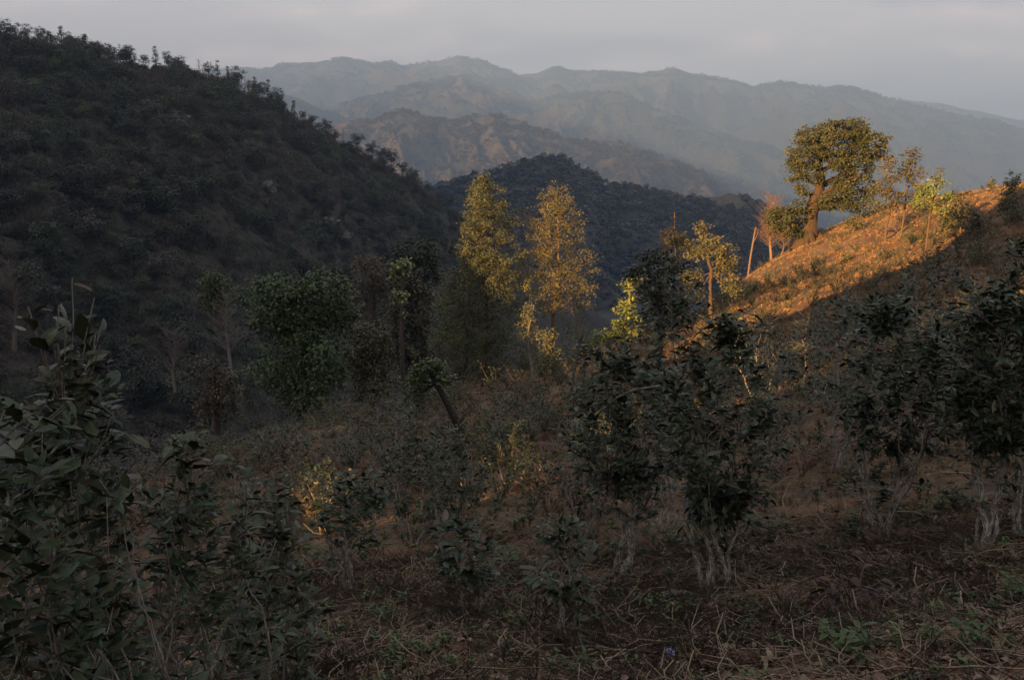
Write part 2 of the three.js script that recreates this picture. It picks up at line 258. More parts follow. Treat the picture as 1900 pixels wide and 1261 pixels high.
// unseen hills added out of view, crests shaped to throw evening shadow on the garden
// t runs with the sunlight over the ground, p across it; shade heights are given above t = 0
const TX = 0.66, TZ = 0.75, TN = Math.hypot(TX, TZ);
const TAN = SUNDIR.y / Math.hypot(SUNDIR.x, SUNDIR.z);
function keyed(keys, p) { let i = 0; while (i < keys.length - 2 && p > keys[i + 1][0]) i++; const [a, b] = [keys[i], keys[i + 1]]; return lerp(a[1], b[1], clamp((p - a[0]) / (b[0] - a[0]))); }
function shadeHill(name, label, t0, keys, ps, front, back, steep, seed) {
  const f = createNoise2D(rng(seed)), ts = [...range(-1, 0, 14), ...range(0, 1, 14).slice(1)], idx = [], pos = [], col = [], uv = [];
  for (const p of ps) for (const q of ts) {
    const t = t0 + (q < 0 ? q * back : q * front), x = (TX * t - TZ * p) / TN, d = (TZ * t + TX * p) / TN, w = Math.abs(q) * (q < 0 ? back : front);
    const y = keyed(keys, p) - TAN * t0 - w * steep + Math.min(1, w / 5) * 0.6 * f(x / 9, d / 9), c = mix3(FOREST, BRUSH, 0.5 + 0.5 * f(x / 14, d / 14)); pos.push(x, y, -d); uv.push(x / 30, d / 30); col.push(...c);
  }
  const nx = ts.length; for (let j = 0; j < ps.length - 1; j++) for (let i = 0; i < nx - 1; i++) { const a = j * nx + i, b = a + nx; idx.push(a, b, a + 1, b, b + 1, a + 1); }
  const g = new THREE.BufferGeometry(); g.setAttribute('position', new THREE.Float32BufferAttribute(pos, 3)); g.setAttribute('uv', new THREE.Float32BufferAttribute(uv, 2)); g.setAttribute('color', new THREE.Float32BufferAttribute(col, 3)); g.setIndex(idx); g.computeVertexNormals();
  return structure(name, g, hillMat(1), label, 'hill');
}
shadeHill('shade_hilltop', 'unseen hilltop added behind the viewpoint to shade the garden', -36, [[-70, 4], [-40, 11], [0, 14], [9.6, 14.5], [9.8, -3.2], [10.5, -3.4], [10.7, 14.5], [20.6, 15.5], [22, -2.4], [23, -8]], [...range(-70, 9, 40), 9.6, 9.8, 10.5, 10.7, ...range(12, 20.4, 12), 20.6, 22, 23], 14, 40, 0.45, 101);  // added occluder; the narrow slot in its crest lets sun flecks through
shadeHill('shade_spur', 'unseen spur added beyond the left edge to shade the hollow', -70, [[14, -16], [20, -5], [23, -2], [26.5, -1], [29.8, 1.1], [30.5, 3.3], [40, 4.4], [50, 5.2], [62, 8], [120, 26], [182, 50]], range(14, 182, 90), 22, 60, 0.7, 111);  // added occluder; its crest heights set how far sun reaches into the hollow
shadeHill('shade_mountain', 'unseen high hill added beyond the left edge to hide the sun', -420, [[40, -60], [120, 10], [182, 56], [317, 98], [395, 122], [520, 165], [700, 200], [860, 190], [1000, 120], [1100, 60]], range(40, 1100, 120), 190, 260, 0.55, 121);  // added occluder out of view, keeps the left hill in shade

// ------------------------------------------------------------------ materials for plants
const barkTex = noiseTex(256, (u, v) => { const a = 0.62 + 0.3 * tile(u, v, 14, 5, 4) + 0.18 * tile(u, v * 0.5, 60, 2, 1); return [a, a, a]; });
const lichenTex = noiseTex(512, (u, v) => {
  const spot = sstep(0.02, 0.22, tile(u, v, 9, 4, 21)) , fine = 0.85 + 0.3 * tile(u, v, 60, 3, 2), b = [0.20, 0.165, 0.14], l = [0.66, 0.66, 0.62];
  return mix3(b, l, spot * 0.9).map(k => k * fine);
});
const barkMat = new THREE.MeshStandardMaterial({ vertexColors: true, map: barkTex, bumpMap: barkTex, bumpScale: 0.03, roughness: 0.95 });
const lichenMat = new THREE.MeshStandardMaterial({ color: new THREE.Color(0.95, 0.95, 0.92), map: lichenTex, bumpMap: lichenTex, bumpScale: 0.004, roughness: 0.95 });
const leafMat = new THREE.MeshStandardMaterial({ vertexColors: true, roughness: 0.62, side: THREE.DoubleSide });
const sunLeafMat = new THREE.MeshPhysicalMaterial({ vertexColors: true, roughness: 0.8, transmission: 0.3, thickness: 0, side: THREE.DoubleSide });
const teaTones = [[0.030, 0.055, 0.027], [0.023, 0.045, 0.023], [0.040, 0.068, 0.029], [0.050, 0.058, 0.027], [0.075, 0.09, 0.04], [0.10, 0.08, 0.05]];
const teaVein = noiseTex(128, (u, v) => { const a = Math.abs(u - 0.5) * 2, side = Math.abs(((v * 9 + a * 2.2) % 1 + 1) % 1 - 0.5) * 2, k = 0.88 + 0.22 * sstep(0.14, 0.02, a) + 0.10 * sstep(0.16, 0.0, side) + 0.10 * tile(u, v, 8, 3, 6); return [k, k, k * 0.97]; });
const teaBump = noiseTex(128, (u, v) => { const a = Math.abs(u - 0.5) * 2, side = Math.abs(((v * 9 + a * 2.2) % 1 + 1) % 1 - 0.5) * 2, k = 0.6 - 0.45 * sstep(0.12, 0.02, a) - 0.3 * sstep(0.2, 0.0, side); return [k, k, k]; });
const teaMats = teaTones.map((c, k) => new THREE.MeshStandardMaterial({ color: new THREE.Color().setRGB(...c), map: teaVein, bumpMap: teaBump, bumpScale: 0.0016, roughness: [0.40, 0.44, 0.46, 0.55, 0.42, 0.8][k], side: THREE.DoubleSide }));
const teaMassMat = new THREE.MeshStandardMaterial({ vertexColors: true, map: teaVein, bumpMap: teaBump, bumpScale: 0.0016, roughness: 0.44, side: THREE.DoubleSide });
const plainMat = (c, rough = 0.9) => new THREE.MeshStandardMaterial({ color: new THREE.Color().setRGB(...c), roughness: rough, side: THREE.DoubleSide });

// leaf primitives: blade along +z, face towards +y
const CARD = (() => { const a = new Acc(), n = 0.26; a.vert(0, 0, 0, 0, 1, 0); a.vert(-0.36, 0.07, 0.52, -n, 0.96, 0); a.vert(0.36, 0.07, 0.5, n, 0.96, 0); a.vert(0, -0.08, 1, 0, 1, 0.1); a.i.push(0, 1, 2, 2, 1, 3); return a; })();
function bladeLeaf(width, curl, fold, stations = 5, tip = 0.8) {
  const a = new Acc();
  for (let k = 0; k <= stations; k++) { const t = k / stations, w = width * Math.pow(Math.sin(Math.PI * Math.pow(t, tip)), 0.75) * 0.5 + 0.004, y = -curl * t * t, ny = 1 / Math.hypot(1, 2 * curl * t), nz = 2 * curl * t * ny, wav = 0.05 * Math.sin(k * 2.3) * width; a.vert(-w, y + fold * w + wav, t, -fold * 0.8, ny, nz, 0, t); a.vert(0, y, t, 0, ny, nz, 0.5, t); a.vert(w, y + fold * w - wav, t, fold * 0.8, ny, nz, 1, t); }
  for (let k = 0; k < stations; k++) for (let s = 0; s < 2; s++) { const o = k * 3 + s; a.i.push(o, o + 3, o + 1, o + 1, o + 3, o + 4); }
  return a;
}
const TEA = [bladeLeaf(0.38, 0.10, 0.35), bladeLeaf(0.34, 0.32, 0.25), bladeLeaf(0.42, -0.06, 0.55), bladeLeaf(0.36, 0.5, 0.6), bladeLeaf(0.40, 0.18, -0.2)], teaGeos = TEA.map(a => { const g = a.build(); g.deleteAttribute('color'); return g; });
const teaSet = n => [bladeLeaf(0.38, 0.10, 0.35, n), bladeLeaf(0.34, 0.32, 0.25, n), bladeLeaf(0.42, -0.06, 0.55, n), bladeLeaf(0.36, 0.5, 0.6, n), bladeLeaf(0.40, 0.18, -0.2, n)], TEA_MID = teaSet(3), TEA_FAR = teaSet(2);
const M4 = new THREE.Matrix4(), bx = V(), by = V(), bz = V();
function leafMatrix(m, pos, dir, roll, len, up = 1) {   // blade along dir, face mostly up
  bz.copy(dir).normalize(); by.set(0, up, 0.001).addScaledVector(bz, -bz.y * up); if (by.lengthSq() < 1e-4) by.set(1, 0, 0); by.normalize(); bx.copy(by).cross(bz);
  const c = Math.cos(roll), s = Math.sin(roll), x = bx.clone().multiplyScalar(c).addScaledVector(by, s); by.multiplyScalar(c).addScaledVector(bx, -s);
  return m.makeBasis(x.multiplyScalar(len), by.clone().multiplyScalar(len), bz.clone().multiplyScalar(len)).setPosition(pos);
}
const gauss = r => (r() + r() + r() + r() - 2) * 0.866;

// a tree: tapered trunk, limbs to each lobe of the crown, twigs to clumps of leaves
function treeGeo(s) {
  const r = rng(s.seed), wood = new Acc(), crown = new Acc(), bark = s.bark || [0.15, 0.11, 0.085], sides = s.sides || 7;
  wood.tube(s.trunk, sides + 3, bark, s.rough ?? 0.18);
  const T = []; for (let k = 0; k < s.trunk.length - 1; k++) for (let q = 0; q < 6; q++) { const t = q / 6; T.push(s.trunk[k].map((v, i) => lerp(v, s.trunk[k + 1][i], t))); } T.push(s.trunk[s.trunk.length - 1]);
  const tone = s.pal;
  for (const [lx, ly, lz, rx, ry, rz, n] of s.lobes) {
    let best = T[0], bd = 1e9; for (const q of T) { const dy = ly - q[1], dh = Math.hypot(lx - q[0], lz - q[2]), c = Math.abs(dy - dh * (s.rise ?? 0.6)) + dh * 0.3 + (q[1] < s.trunk[0][1] + (s.clear ?? 0) ? 50 : 0); if (c < bd) { bd = c; best = q; } }
    const len = Math.hypot(lx - best[0], ly - best[1], lz - best[2]), lr = Math.min(best[3] * 0.6, (s.limb ?? 0.05) * Math.sqrt(len + 0.2));
    const path = []; for (let k = 0; k <= 5; k++) { const t = k / 5, sag = Math.sin(t * Math.PI) * len * 0.08; path.push([lerp(best[0], lx, t) + gauss(r) * len * 0.025, lerp(best[1], ly, t) - sag * (s.sag ?? 0.6), lerp(best[2], lz, t) + gauss(r) * len * 0.025, lerp(lr, lr * 0.3, t)]); }
    path[0] = [best[0], best[1], best[2], lr]; wood.tube(path, sides, bark, 0.12);
    for (let c = 0; c < n; c++) {
      let a, b, e, q; do { a = r() * 2 - 1; b = r() * 2 - 1; e = r() * 2 - 1; q = Math.hypot(a, b, e); } while (q > 1 || q < 0.01); const k = Math.pow(0.25 + 0.75 * r(), 1 / 3) / q * (0.9 + 0.22 * r());
      const cx = lx + a * k * rx, cy = ly + b * k * ry, cz = lz + e * k * rz;
      if (r() < (s.twig ?? 0.5)) { const p0 = path[2 + Math.floor(r() * 4)], mid = [lerp(p0[0], cx, 0.5) + gauss(r) * 0.08 * rx, lerp(p0[1], cy, 0.5) + gauss(r) * 0.06 * ry, lerp(p0[2], cz, 0.5), lr * 0.16]; wood.tube([[p0[0], p0[1], p0[2], Math.max(lr * 0.22, 0.006)], mid, [cx, cy, cz, Math.max(lr * 0.07, 0.004)]], 4, bark); }
      const ct = 0.75 + 0.5 * r(), cr = s.clump * (0.7 + 0.6 * r()), base = tone[Math.floor(r() * tone.length)], nl = Math.round(s.per * (0.6 + 0.8 * r()));
      for (let l = 0; l < nl; l++) {
        const px = cx + gauss(r) * cr, py = cy + gauss(r) * cr * (s.flat ?? 0.7), pz = cz + gauss(r) * cr, dir = V(gauss(r) + (px - cx) / cr * 0.5 + (cx - lx) / rx * 0.4, gauss(r) * 0.8 - (s.droop ?? 0.15), gauss(r) + (pz - cz) / cr * 0.5);
        const j = ct * (0.8 + 0.4 * r()), w = r() < 0.12 && s.pal2 ? s.pal2 : base;
        crown.add(CARD, leafMatrix(M4, V(px, py, pz), dir, gauss(r) * 1.1, s.leaf * (0.7 + 0.6 * r())), [w[0] * j, w[1] * j * (0.95 + 0.1 * r()), w[2] * j]);
      }
    }
  }
  return { wood: wood.build(), crown: crown.count ? crown.build() : null };
}
function putTree(name, p, geo, mat, label, category = 'tree', group, wood = barkMat) { const t = thing(name, p, label, category, group); mesh('trunk', geo.wood, wood, t); if (geo.crown) mesh('crown', geo.crown, mat, t); return t; }
const GREEN = [[0.055, 0.078, 0.022], [0.042, 0.064, 0.020], [0.075, 0.092, 0.024]], OAKPAL = [[0.058, 0.082, 0.018], [0.046, 0.068, 0.016], [0.085, 0.096, 0.022], [0.036, 0.056, 0.014]], GOLD = [[0.17, 0.145, 0.035], [0.13, 0.125, 0.034], [0.105, 0.115, 0.036]], OLIVE = [[0.10, 0.11, 0.035], [0.13, 0.125, 0.04], [0.085, 0.095, 0.03]], BROWN = [[0.085, 0.065, 0.042], [0.07, 0.058, 0.038], [0.10, 0.075, 0.045]], DARK = [[0.026, 0.036, 0.017], [0.021, 0.030, 0.015], [0.033, 0.041, 0.019]], LIME = [[0.20, 0.27, 0.045], [0.16, 0.23, 0.04], [0.25, 0.28, 0.06]];

// pixel outline -> local metres for a tree standing at p, d metres away
function local(p, bpx, bpy) { const k = -p.z / F / (CT + (CY - bpy) / F * ST) ; return (x, y, z = 0) => [(x - bpx) * k, (bpy - y) * k, z * k]; }

// the big lone tree on the ridge
{
  const p = hit(1500, 449), q = local(p, 1506, 447), k = q(1507, 447)[0];
  const T = (x, y, z, r) => [...q(x, y, z), r * k], L = (x, y, z, rx, ry, rz, n) => [...q(x, y, z), rx * k, ry * k, rz * k, n];
  const wood0 = [T(1503, 462, 0, 30), T(1505, 447, 0, 24), T(1507, 434, 1, 15), T(1509, 417, 2, 11.5), T(1508, 397, 2, 10), T(1513, 375, 1, 10.5), T(1522, 350, 0, 9), T(1525, 330, 0, 8), T(1520, 312, -3, 7), T(1522, 285, -5, 4)];
  const lobes = [L(1545, 262, 0, 60, 30, 55, 74), L(1560, 240, -5, 45, 17, 42, 38), L(1508, 256, 0, 26, 18, 32, 22), L(1606, 266, 5, 34, 20, 30, 32), L(1625, 282, 0, 16, 17, 20, 10), L(1488, 288, 12, 28, 26, 34, 34), L(1476, 318, 6, 20, 20, 24, 18), L(1592, 306, -8, 30, 24, 34, 26), L(1545, 300, 24, 36, 18, 22, 26), L(1505, 325, 22, 18, 12, 14, 8), L(1578, 325, 24, 22, 14, 18, 12), L(1555, 354, 28, 24, 9, 12, 8), L(1560, 342, 14, 26, 14, 22, 14), L(1545, 372, 20, 30, 14, 20, 20), L(1590, 380, 4, 28, 15, 26, 20), L(1602, 350, 8, 22, 20, 24, 14), L(1458, 404, 10, 30, 24, 28, 46), L(1440, 398, 0, 15, 15, 18, 14), L(1486, 382, 16, 15, 13, 14, 9), L(1492, 352, 4, 15, 12, 14, 8), L(1472, 430, 6, 18, 10, 15, 11)];
  const g = treeGeo({ seed: 5, trunk: wood0, lobes, leaf: 0.19, per: 66, clump: 0.46, pal: OAKPAL, pal2: [0.14, 0.11, 0.028], bark: [0.11, 0.075, 0.05], limb: 0.09, twig: 0.55, rough: 0.34, clear: 3.4, sag: 0.2, flat: 0.6 });
  // flared roots
  const roots = new Acc(), r = rng(77); for (let a = 0; a < 7; a++) { const an = a / 7 * 6.28 + r(), l = (26 + 14 * r()) * k; roots.tube([[0, 1.0, 0, 0.5], [Math.cos(an) * l * 0.45, 0.4 + 0.5 * (groundY(p.x + Math.cos(an) * l * 0.5, p.z + Math.sin(an) * l * 0.5) - p.y), Math.sin(an) * l * 0.45, 0.36], [Math.cos(an) * l, groundY(p.x + Math.cos(an) * l, p.z + Math.sin(an) * l) - p.y - 0.12, Math.sin(an) * l, 0.16]], 7, [0.13, 0.085, 0.055], 0.3); }
  const t = putTree('lone_tree', p, g, sunLeafMat, 'big old broad-crowned tree with stout trunk on the sunlit ridge'); mesh('root', roots.build(), barkMat, t);
}
// tall slender trees in the hollow
function slender(seed, H, w0, w1, base, pal, leaf, per, dens, bark, lean = 0, extra = {}) {
  const r = rng(seed), trunk = [], lobes = []; const R = H * 0.012 + 0.03;
  for (let k = 0; k <= 12; k++) { const t = k / 12; trunk.push([lean * t * t * H + 0.1 * Math.sin(t * 7 + seed), H * t * 0.97 - (k ? 0 : 0.4), 0.1 * Math.cos(t * 5 + seed), lerp(R, 0.015, Math.pow(t, 0.8))]); }
  for (let y = base; y < 0.985; y += dens / H) { const t = (y - base) / (1 - base), w = lerp(w0, w1, t) * Math.pow(Math.max(0.03, 1 - Math.pow(t, 2.2)), 0.7) * (0.7 + 0.5 * r()) * Math.min(1, 0.45 + t * 4), a = r() * 6.28, off = w * (0.45 + 0.4 * r()); lobes.push([lean * y * y * H + Math.cos(a) * off, y * H + 0.12 * w, Math.sin(a) * off, w * 0.55, w * 0.42 + 0.16, w * 0.55, Math.round(3 + 5 * w)]); }
  return treeGeo({ seed: seed + 1, trunk, lobes, leaf, per, clump: 0.24, pal, bark, limb: 0.016, twig: 0.6, rise: 0.75, sides: 5, rough: 0.08, ...extra });
}
const heightAt = (p, px, top) => U(px, top, -p.z).y - p.y;
{
  let p = stand(898, 44); let H = heightAt(p, 905, 326);
  putTree('slender_tree', p, (() => { const g = slender(301, H, 2.0, 2.0, 0.16, [...OLIVE, ...GREEN, ...GREEN], 0.085, 34, 0.09, [0.13, 0.095, 0.07], 0.012); return g; })(), sunLeafMat, 'tall slender tree with dark trunk, only its top catching sun');
  p = stand(1030, 45); H = heightAt(p, 1040, 346);
  putTree('slender_tree', p, slender(311, H, 1.7, 2.0, 0.32, GOLD, 0.08, 24, 0.11, [0.30, 0.20, 0.12], 0.008, { twig: 0.8 }), sunLeafMat, 'tall golden-leaved tree lit by low sun over the hollow');
  p = stand(983, 40); H = heightAt(p, 990, 560);
  putTree('slender_tree', p, slender(321, H, 0.8, 0.75, 0.36, [...GOLD, ...OLIVE], 0.085, 14, 0.15, [0.42, 0.38, 0.33], 0.02, { limb: 0.03 }), sunLeafMat, 'small sparse tree with pale lower trunk in front of the tall golden tree');
  p = stand(1068, 33); H = heightAt(p, 1075, 535);
  putTree('slender_tree', p, slender(331, H, 0.6, 1.0, 0.28, [...OLIVE, ...BROWN], 0.07, 11, 0.13, [0.26, 0.21, 0.17], 0.004, { twig: 1, limb: 0.03 }), sunLeafMat, 'thin half-bare tree with straight grey trunk before the tall golden tree');
  p = stand(1020, 38); H = heightAt(p, 1022, 610);
  putTree('slender_tree', p, slender(341, H, 0.55, 0.6, 0.1, OLIVE, 0.1, 24, 0.22, [0.24, 0.19, 0.15], 0.0), sunLeafMat, 'short leafy olive sapling between the two thin trees in the hollow');
  // left neighbour: foliage mass left of the dark trunk
  p = stand(862, 48); H = heightAt(p, 855, 478);
  putTree('slender_tree', p, slender(351, H, 2.3, 1.6, 0.04, [...OLIVE, ...GREEN], 0.10, 30, 0.1, [0.13, 0.10, 0.08], 0.01), sunLeafMat, 'dull olive tree leaning out left of the dark slender trunk');
}
// golden trees at the foot of the sunlit slope
{
  let p = hit(1322, 606), q = local(p, 1322, 606), k = q(1323, 606)[0];
  const T = (x, y, z, r) => [...q(x, y, z), r * k], L = (x, y, z, rx, ry, rz, n) => [...q(x, y, z), rx * k, ry * k, rz * k, n];
  putTree('golden_tree', p, treeGeo({ seed: 401, trunk: [T(1321, 615, 0, 4), T(1318, 570, 0, 3.6), T(1316, 530, 0, 3.4), T(1317, 500, 0, 3), T(1312, 488, 0, 3.2), T(1306, 455, 0, 2), T(1300, 420, 0, 1)], lobes: [L(1300, 432, 0, 10, 20, 12, 10), L(1322, 455, 8, 20, 18, 18, 15), L(1345, 470, 0, 20, 18, 18, 15), L(1290, 470, 5, 16, 15, 14, 11), L(1350, 505, 5, 20, 18, 18, 13), L(1285, 515, -4, 18, 18, 14, 10), L(1355, 540, 0, 16, 15, 14, 9), L(1290, 545, 6, 20, 12, 12, 8), L(1330, 490, 10, 14, 12, 12, 7)], leaf: 0.14, per: 28, clump: 0.3, pal: [...GOLD, ...OLIVE.slice(0, 2)], bark: [0.16, 0.115, 0.08], limb: 0.04, twig: 0.9, clear: 3, sides: 6 }), sunLeafMat, 'golden tree with short pale trunk at the foot of the sunlit slope');
  p = hit(1262, 612); q = local(p, 1262, 612); k = q(1263, 612)[0];
  putTree('golden_tree', p, treeGeo({ seed: 411, trunk: [T(1264, 620, 0, 4), T(1262, 560, 0, 3.5), T(1256, 500, 0, 3), T(1248, 450, 0, 2.2), T(1246, 395, 0, 0.8)], lobes: [L(1258, 448, 0, 18, 16, 16, 14), L(1280, 462, 6, 16, 11, 14, 10), L(1240, 440, 2, 12, 14, 12, 7), L(1268, 520, 0, 14, 18, 12, 8), L(1246, 480, 6, 12, 10, 10, 6)], leaf: 0.14, per: 28, clump: 0.28, pal: GOLD, bark: [0.3, 0.2, 0.13], limb: 0.04, twig: 0.9, clear: 3, sides: 5 }), sunLeafMat, 'thin golden tree rising behind the tall dark tea bush');
  putTree('bare_tree', p.clone().add(V(-0.6, 0, -0.8)), bareTree(421, heightAt(p, 1246, 394) * 1.0, 1.0, [0.27, 0.19, 0.13], 0.55, 70), leafMat, 'bare twiggy treetop above the thin golden tree');
  // bright green sapling
  p = hit(1150, 664, 2, 60); q = local(p, 1150, 664); k = q(1151, 664)[0];
  putTree('sapling', p, treeGeo({ seed: 431, trunk: [T(1150, 672, 0, 4), T(1152, 640, 0, 3), T(1160, 590, 0, 2.5), T(1172, 520, 0, 1)], lobes: [L(1172, 530, 0, 15, 22, 14, 14), L(1158, 570, 6, 15, 18, 14, 14), L(1178, 580, 3, 15, 18, 12, 11), L(1140, 605, 4, 15, 14, 12, 12), L(1118, 622, 0, 13, 10, 10, 9), L(1165, 615, 5, 16, 14, 12, 11), L(1105, 632, 0, 8, 6, 8, 4)], leaf: 0.15, per: 20, clump: 0.24, pal: LIME, bark: [0.2, 0.15, 0.1], limb: 0.03, twig: 0.8, sides: 5 }), sunLeafMat, 'bright lime-green sapling glowing in the sun', 'sapling');
  // leaning bare pole and twiggy bare trees left of the lone tree
  p = hit(1386, 487, 20, 100); q = local(p, 1386, 487);
  { const t = thing('dead_tree', p, 'leaning bare pole of a dead tree by the bare trees', 'dead tree'); const w = new Acc(); k = q(1387, 487)[0]; w.tube([[...q(1386, 492), 2.3 * k], [...q(1389, 455), 2 * k], [...q(1393, 415), 1.7 * k], [...q(1398, 378), 1.5 * k], [...q(1400, 364), 1.3 * k]], 8, [0.30, 0.21, 0.14], 0.15); w.tube([[...q(1396, 392), 1 * k], [...q(1401, 380, 4), 0.7 * k], [...q(1403, 371, 6), 0.4 * k]], 5, [0.3, 0.21, 0.14]); mesh('trunk', w.build(), barkMat, t); }
  p = hit(1430, 474, 20, 100);
  putTree('bare_tree', p, bareTree(441, heightAt(p, 1432, 345), 2.6, [0.36, 0.235, 0.15], 0.35, 210), leafMat, 'pinkish bare tree of fine twigs just left of the lone tree');
  p = hit(1452, 476, 20, 100);
  putTree('bare_tree', p, bareTree(451, heightAt(p, 1455, 425), 1.2, [0.30, 0.2, 0.13], 0.3, 60), leafMat, 'small bare twiggy tree under the lone tree');
}
function bareTree(seed, H, W, bark, clear, n) {
  const r = rng(seed), w = new Acc(), R = H * 0.018 + 0.02, trunk = []; for (let k = 0; k <= 8; k++) { const t = k / 8; trunk.push([0.12 * Math.sin(t * 6 + seed), H * t * 0.85 - (k ? 0 : 0.3), 0.1 * Math.cos(t * 5), lerp(R, R * 0.25, t)]); }
  w.tube(trunk, 7, bark, 0.12);
  for (let b = 0; b < n; b++) { const t = clear + (1 - clear) * r(), y = H * t * 0.85, a = r() * 6.28, l = W * (0.35 + 0.65 * r()) * (1.15 - 0.5 * t), x = trunk[Math.min(8, Math.round(t * 8))][0], p = [x, y, 0], e = [x + Math.cos(a) * l * 0.8, y + l * (0.35 + 0.5 * r()), Math.sin(a) * l * 0.8], m = [lerp(p[0], e[0], 0.5) + gauss(r) * 0.08, lerp(p[1], e[1], 0.45), lerp(p[2], e[2], 0.5), 0.012]; w.tube([[...p, 0.022], m, [...e, 0.006]], 4, bark); for (let q = 0; q < 3; q++) { const s = 0.35 + 0.6 * r(), o = [lerp(p[0], e[0], s), lerp(p[1], e[1], s), lerp(p[2], e[2], s)]; w.tube([[...o, 0.010], [o[0] + gauss(r) * l * 0.3, o[1] + l * 0.3 * r(), o[2] + gauss(r) * l * 0.3, 0.005]], 3, bark); } }
  return { wood: w.build(), crown: null };
}
// saplings and shrubs right of the lone tree along the ridge
{
  const place = (name, bx_, by_, top, label, f, category = 'sapling', d1 = 110) => { const p = hit(bx_, by_, 15, d1), q = local(p, bx_, by_), k = q(bx_ + 1, by_)[0]; const T = (x, y, z, r) => [...q(x, y, z), r * k], L = (x, y, z, rx, ry, rz, n) => [...q(x, y, z), rx * k, ry * k, rz * k, n]; const s = f(T, L); return putTree(name, p, treeGeo({ leaf: 0.18, per: 26, clump: 0.36, pal: OLIVE, bark: [0.19, 0.13, 0.09], limb: 0.035, twig: 0.9, sides: 5, ...s }), sunLeafMat, label, category); };
  place('young_tree', 1645, 447, 280, 'open-crowned young tree beside the lone tree, lower of its pair', (T, L) => ({ seed: 501, trunk: [T(1644, 455, 0, 2.8), T(1643, 425, 0, 2.4), T(1648, 395, 0, 2), T(1645, 350, 0, 1.4), T(1642, 305, 0, 0.7)], lobes: [L(1640, 312, 0, 14, 20, 14, 14), L(1632, 350, 5, 18, 16, 16, 14), L(1655, 370, 2, 20, 16, 16, 13), L(1625, 385, -3, 18, 14, 14, 11), L(1650, 340, 0, 14, 16, 12, 9), L(1618, 412, 2, 11, 9, 9, 4)], pal: [...OLIVE, ...BROWN.slice(2)], pal2: [0.22, 0.13, 0.05] }), 'tree');
  place('young_tree', 1672, 434, 275, 'taller open-crowned young tree between its twin and the green sapling', (T, L) => ({ seed: 511, trunk: [T(1672, 442, 0, 2.3), T(1676, 400, 0, 2), T(1678, 350, 0, 1.5), T(1680, 285, 0, 0.8)], lobes: [L(1680, 292, 0, 14, 16, 12, 12), L(1690, 318, 3, 14, 15, 14, 12), L(1668, 325, 0, 12, 14, 12, 9), L(1694, 350, 0, 12, 14, 12, 7), L(1674, 365, 4, 14, 12, 12, 7)], pal: [...OLIVE, ...BROWN.slice(2)] }), 'tree');
  place('green_sapling', 1718, 470, 300, 'fresh green sapling with thin pale stem on the ridge slope', (T, L) => ({ seed: 521, trunk: [T(1717, 478, 0, 2), T(1719, 440, 0, 1.8), T(1722, 390, 0, 1.5), T(1730, 345, 0, 1.4), T(1736, 310, 0, 0.6)], lobes: [L(1710, 355, 3, 20, 14, 16, 17), L(1705, 378, 0, 16, 10, 14, 11), L(1738, 330, 0, 11, 16, 11, 9), L(1744, 365, 2, 14, 12, 12, 8), L(1735, 385, 6, 16, 9, 12, 8)], pal: [...LIME, ...GREEN.slice(2)] }));
  const shrubs = [[1755, 446, 385, 24, 'dark leafy shrub'], [1782, 430, 372, 26, 'olive shrub with crooked pale stem'], [1805, 446, 392, 20, 'dull low shrub'], [1838, 352, 330, 9, 'tiny upright shrub'], [1877, 372, 318, 17, 'conical young tree'], [1868, 410, 355, 26, 'broad olive shrub'], [1762, 372, 362, 10, 'low tuft of shrub'], [1583, 432, 400, 20, 'faint grey-green bush'], [1472, 505, 490, 9, 'small round green shrub'], [1512, 498, 478, 6, 'thin weedy shrub'], [1570, 486, 470, 9, 'olive shrub dot'], [1640, 485, 462, 15, 'leafy shrub'], [1425, 520, 506, 7, 'low weedy shrub'], [1365, 560, 530, 16, 'loose yellow-green shrub'], [1395, 545, 528, 9, 'dry little shrub'], [1690, 452, 430, 12, 'russet shrub']];
  const where = ['between the green sapling and the far ridge top', 'just right of the green sapling', 'on the shadow edge of the ridge', 'alone on the ridge skyline', 'at the right edge of the ridge skyline', 'near the right edge below the skyline', 'on the skyline right of the green sapling', 'under the lone tree, right of its trunk', 'on the open sunlit slope, left of two', 'on the open sunlit slope, right of the round one', 'in the middle of the open sunlit slope', 'under the open-crowned young trees', 'lowest on the sunlit slope edge below the bare trees', 'right of the golden tree trunk', 'at the left edge of the sunlit slope', 'below the taller young tree'];
  shrubs.forEach(([x, y, top, w, what], i) => place('ridge_shrub', x, y, top, `${what} ${where[i]}`, (T, L) => { const h = y - top; return { seed: 540 + i, trunk: [T(x, y + 5, 0, 1.6), T(x + 1, y - h * 0.3, 0, 1.2), T(x - 1, y - h * 0.8, 0, 0.6)], lobes: [L(x, y - h * 0.72, 0, w * 0.55, h * 0.3, w * 0.5, Math.round(4 + w * h / 60)), L(x - w * 0.4, y - h * 0.45, 2, w * 0.4, h * 0.24, w * 0.4, Math.round(3 + w * h / 110)), L(x + w * 0.4, y - h * 0.5, -1, w * 0.4, h * 0.26, w * 0.4, Math.round(3 + w * h / 110))], leaf: 0.17, per: 12, clump: 0.22, pal: i % 3 === 0 ? [...OLIVE, ...GREEN] : i % 3 === 1 ? OLIVE : [...OLIVE, ...BROWN], bark: [0.3, 0.22, 0.16], limb: 0.025 }; }, 'shrub'));
}
